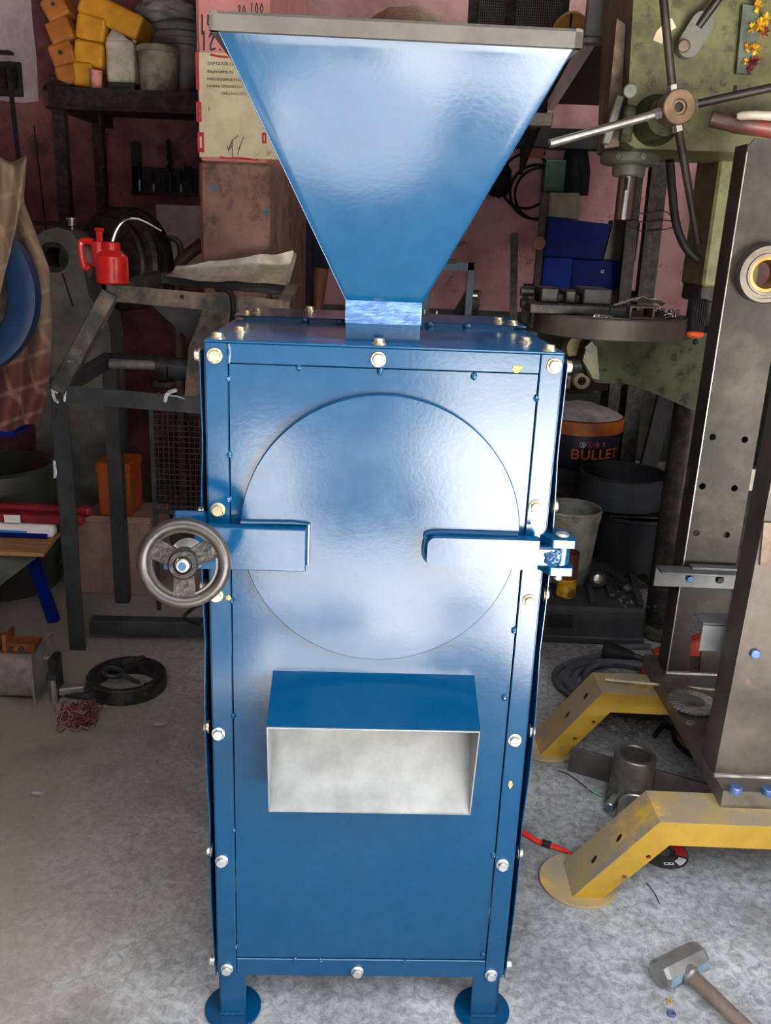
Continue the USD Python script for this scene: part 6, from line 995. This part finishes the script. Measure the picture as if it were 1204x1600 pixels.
q = Z(1030, 1120); dk = Thing('angle_grinder', 'dark body of an angle grinder under the base plate of the stand', 'power tool', q); dk.part('body', tf(rbox((0, 0, 0), (.075, .14, .08), .03), trimesh.transformations.translation_matrix(q + V(.03, .06, .0405))), blackplastic, smooth=40); dk.part('gear_head', tf(rbox((0, 0, 0), (.06, .06, .06), .02), trimesh.transformations.translation_matrix(q + V(.03, -.03, .0305))), casting, smooth=40)
q = Z(960, 1036); fb = Thing('round_brush', 'black soft cone-shaped brush on the floor in front of the tool case', 'brush', q); fb.part('bristles', lathe([(0, 0), (.012, .0), (.022, .03), (.040, .085), (.036, .10), (0, .105)], 32, q + V(.055, -.02, .0395), (-1, .25, .0)), blackrub); fb.part('handle', cyl(q + V(.055, -.02, .0385), q + V(.14, -.04, .02), .011, .008, 16), blackplastic)
ash = mat('ash_grey', S(150, 146, 140), S(100, 98, 96), 60, .4, .6, .95); q = Z(965, 1132); pts = []
for k in range(150): p = q + V(rng.gauss(0, .045), rng.gauss(0, .03), 0); pts.append(blob(p + V(0, 0, .003), (rng.uniform(.003, .009), rng.uniform(.003, .008), rng.uniform(.002, .006)), k, .5, 2, 1))
single('metal_shavings', cat(*pts), ash, 'small heap of grey shavings inside the cable coil', 'shavings', kind='stuff', smooth=False)
pts = []
for k in range(70): p = Z(rng.uniform(848, 960), rng.uniform(1003, 1100), .0025); pts.append(blob(p, (.004, .002, .002), k, .5, 2, 1))
single('metal_chips', cat(*pts), steel, 'scattered bright metal chips on the floor in front of the tool case', 'swarf', kind='stuff', smooth=False)
q0 = A(1130, 1060, 2.55); rp = Thing('red_jack', 'red-orange steel jack standing behind the two posts', 'jack', V(q0[0], 2.55, 0)); redm = mat('redorange', S(190, 62, 36), S(160, 48, 28), 9, .4, .6, .5); rp.part('column', bx(q0[0] - .03, q0[0] + .05, 2.52, 2.60, 0, A(1130, 1000, 2.55)[2], .004), redm); rp.part('beam', bar(V(q0[0] - .20, 2.62, .06), V(q0[0] + .02, 2.60, .17), .05, .07, b=.004), redm); rp.part('base', bx(q0[0] - .24, q0[0] + .10, 2.5, 2.72, 0, .03, .004), redm)
q = Z(1035, 1332); cd = Thing('cutting_disc', 'thin cutting disc with a red label segment lying under the near yellow foot', 'cutting disc', q); R_ = .0575
cd.part('disc', pipe(q, q + V(0, 0, .0022), R_, .011, 64), mat('disc_black', S(62, 60, 60), S(46, 44, 44), 60, .4, .6, .85)); cd.part('bore_ring', pipe(q + V(0, 0, .0022), q + V(0, 0, .003), .016, .011, 32), steel)
seg = sg.Polygon([(0, 0)] + [(R_ * .96 * math.cos(math.radians(a)), R_ * .96 * math.sin(math.radians(a))) for a in range(-18, 75, 6)]).difference(sg.Point(0, 0).buffer(.030)); cd.part('red_label', prism(seg, .0005, q + V(0, 0, .0022), (1, 0, 0), (0, 1, 0)), mat('disc_red', S(206, 50, 56)), smooth=False)
seg = sg.Polygon([(0, 0)] + [(R_ * .93 * math.cos(math.radians(a)), R_ * .93 * math.sin(math.radians(a))) for a in range(-62, -22, 5)]).difference(sg.Point(0, 0).buffer(.036)); cd.part('white_label', prism(seg, .0005, q + V(0, 0, .0023), (1, 0, 0), (0, 1, 0)), white_print, smooth=False)
for a in (-80, -95): p = q + V(.042 * math.cos(math.radians(a)), .042 * math.sin(math.radians(a)), .0023); cd.part('white_mark', prism(sg.box(-.006, -.004, .006, .004).difference(sg.box(-.003, -.002, .003, .002)), .0005, p, (1, 0, 0), (0, 1, 0)), white_print, smooth=False)
rc_ = Thing('red_cable', 'twin red cable with a black sleeve coming out from behind the mill', 'cable', Z(850, 1315)); rcm = mat('red_cable', S(232, 44, 38), S(210, 34, 30), 30, .4, .6, .45)
for k, o in enumerate((-.0032, .0032)):
    pts = [Z(x, y, .004) + V(0, o * 1.3, 0) for x, y in ((780, 1268), (800, 1288), (822, 1304), (846, 1317), (870, 1324), (893, 1332 + 5 * k))]; rc_.part('wire', tube(spline(pts, 6), .0036, 8), rcm)
rc_.part('sleeve', tube([Z(847, 1317, .0045), Z(860, 1321, .0045)], .0088, 12), blackrub)
# sledge hammer
ha, hb_ = Z(1030, 1512, .0), Z(1096, 1492, .0)
hA, hB = Z(1026, 1525, .027), Z(1095, 1491, .027); hd_ = nrm((hB - hA) * (1, 1, 0)); hm = Thing('sledge_hammer', 'short sledge hammer with a worn steel head lying on the floor at the lower right', 'hammer', (hA + hB) / 2 * V(1, 1, 0))
Lh = .112; hc2 = (hA + hB) / 2; sd = V(-hd_[1], hd_[0], 0)
def octo(t, r, rc2=.72): return [hc2 + hd_ * t + sd * r * x + V(0, 0, r * y) for x, y in ((1, rc2 * .58), (rc2 * .58, 1), (-rc2 * .58, 1), (-1, rc2 * .58), (-1, -rc2 * .58), (-rc2 * .58, -1), (rc2 * .58, -1), (1, -rc2 * .58))]
hsteel = mat('hammer_steel', S(136, 134, 130), S(106, 104, 100), 16, .4, .6, .38, metal=.7, bump=.2, bscale=60); headp = hm.part('head', cat(hull(octo(-Lh / 2, .0215) + octo(-Lh / 2 + .007, .0262) + octo(-.018, .0262)), hull(octo(-.018, .0262) + octo(.018, .0262)), hull(octo(.018, .0262) + octo(Lh / 2 - .007, .0262) + octo(Lh / 2, .0215))), hsteel, smooth=25)
pm_ = mat('hammer_blue', S(112, 140, 150), S(92, 120, 132), 24, .4, .6, .5)
for s in (-1, 1):
    c_ = hc2 + hd_ * s * .034 - sd * .0 ; hm.part('blue_facet', hull([hc2 + hd_ * (s * .034 + a_) + (sd * -.0262 * (1.006)) * 1 + V(0, 0, b_) for a_ in (-.014, .014) for b_ in (-.010, .010)] + [hc2 + hd_ * (s * .034 + a_) + (sd * -.0262 * .97) + V(0, 0, b_) for a_ in (-.014, .014) for b_ in (-.010, .010)]), pm_, under=headp, label='remains of blue paint')
he = Z(1235, 1672, .02); hh = nrm((he - hc2) * (1, 1, 0)); hst = hc2 + hh * .018; hen = hst + hh * .34 + V(0, 0, -.010)
pts = [hst + (hen - hst) * t for t in np.linspace(0, 1, 14)]; hm.part('handle', tube(pts, [.0135, .0145, .0145, .014, .0135, .0135, .0135, .0135, .0135, .014, .0145, .015, .015, .014], 16), mat('hammer_wood', S(116, 98, 84), S(92, 78, 68), 14, .4, .6, .6, stretch=(3, 1, 1)))
hm.part('eye_collar', cyl(hc2 + hh * .010, hc2 + hh * .036, .0185, n=24, b=.004), hsteel, under=headp)
# bits of litter
for i, (x, y, lab) in enumerate(((1135, 1355, 'tiny pale stone right of the near yellow foot'), (1156, 1378, 'small white chip on the floor above the hammer at the right'), (1155, 1510, 'pale chip on the floor right of the hammer head'), (997, 1384, 'white chip beside the yellow foot disc'), (975, 1422, 'little white crumb in front of the yellow foot disc'))):
    p = Z(x, y); single('stone_chip', blob(p + V(0, 0, .0022), (.0045, .003, .0024), i, .4, 2, 2), ash, lab, 'stone chip', smooth=40)
q = Z(1048, 1586); single('rubber_grommet', torus(q + V(0, 0, .0032), (0, 0, 1), .0055, .0030, 20, 8), mat('grommet_blue', S(60, 76, 100)), 'tiny dark blue grommet on the floor left of the hammer handle', 'grommet')
single('bent_wire', tube(spline([Z(1010, 1380, .0018), Z(1022, 1395, .0018), Z(1030, 1412, .0018)], 4), .0011, 6), darksteel, 'thin dark bent wire on the floor below the near yellow foot', 'wire')
single('yellow_shred', tube(spline([Z(1042, 1570, .0022), Z(1044, 1560, .004), Z(1050, 1566, .0022)], 4), .0014, 6), yellow, 'yellow shred of plastic above the blue grommet', 'shred')
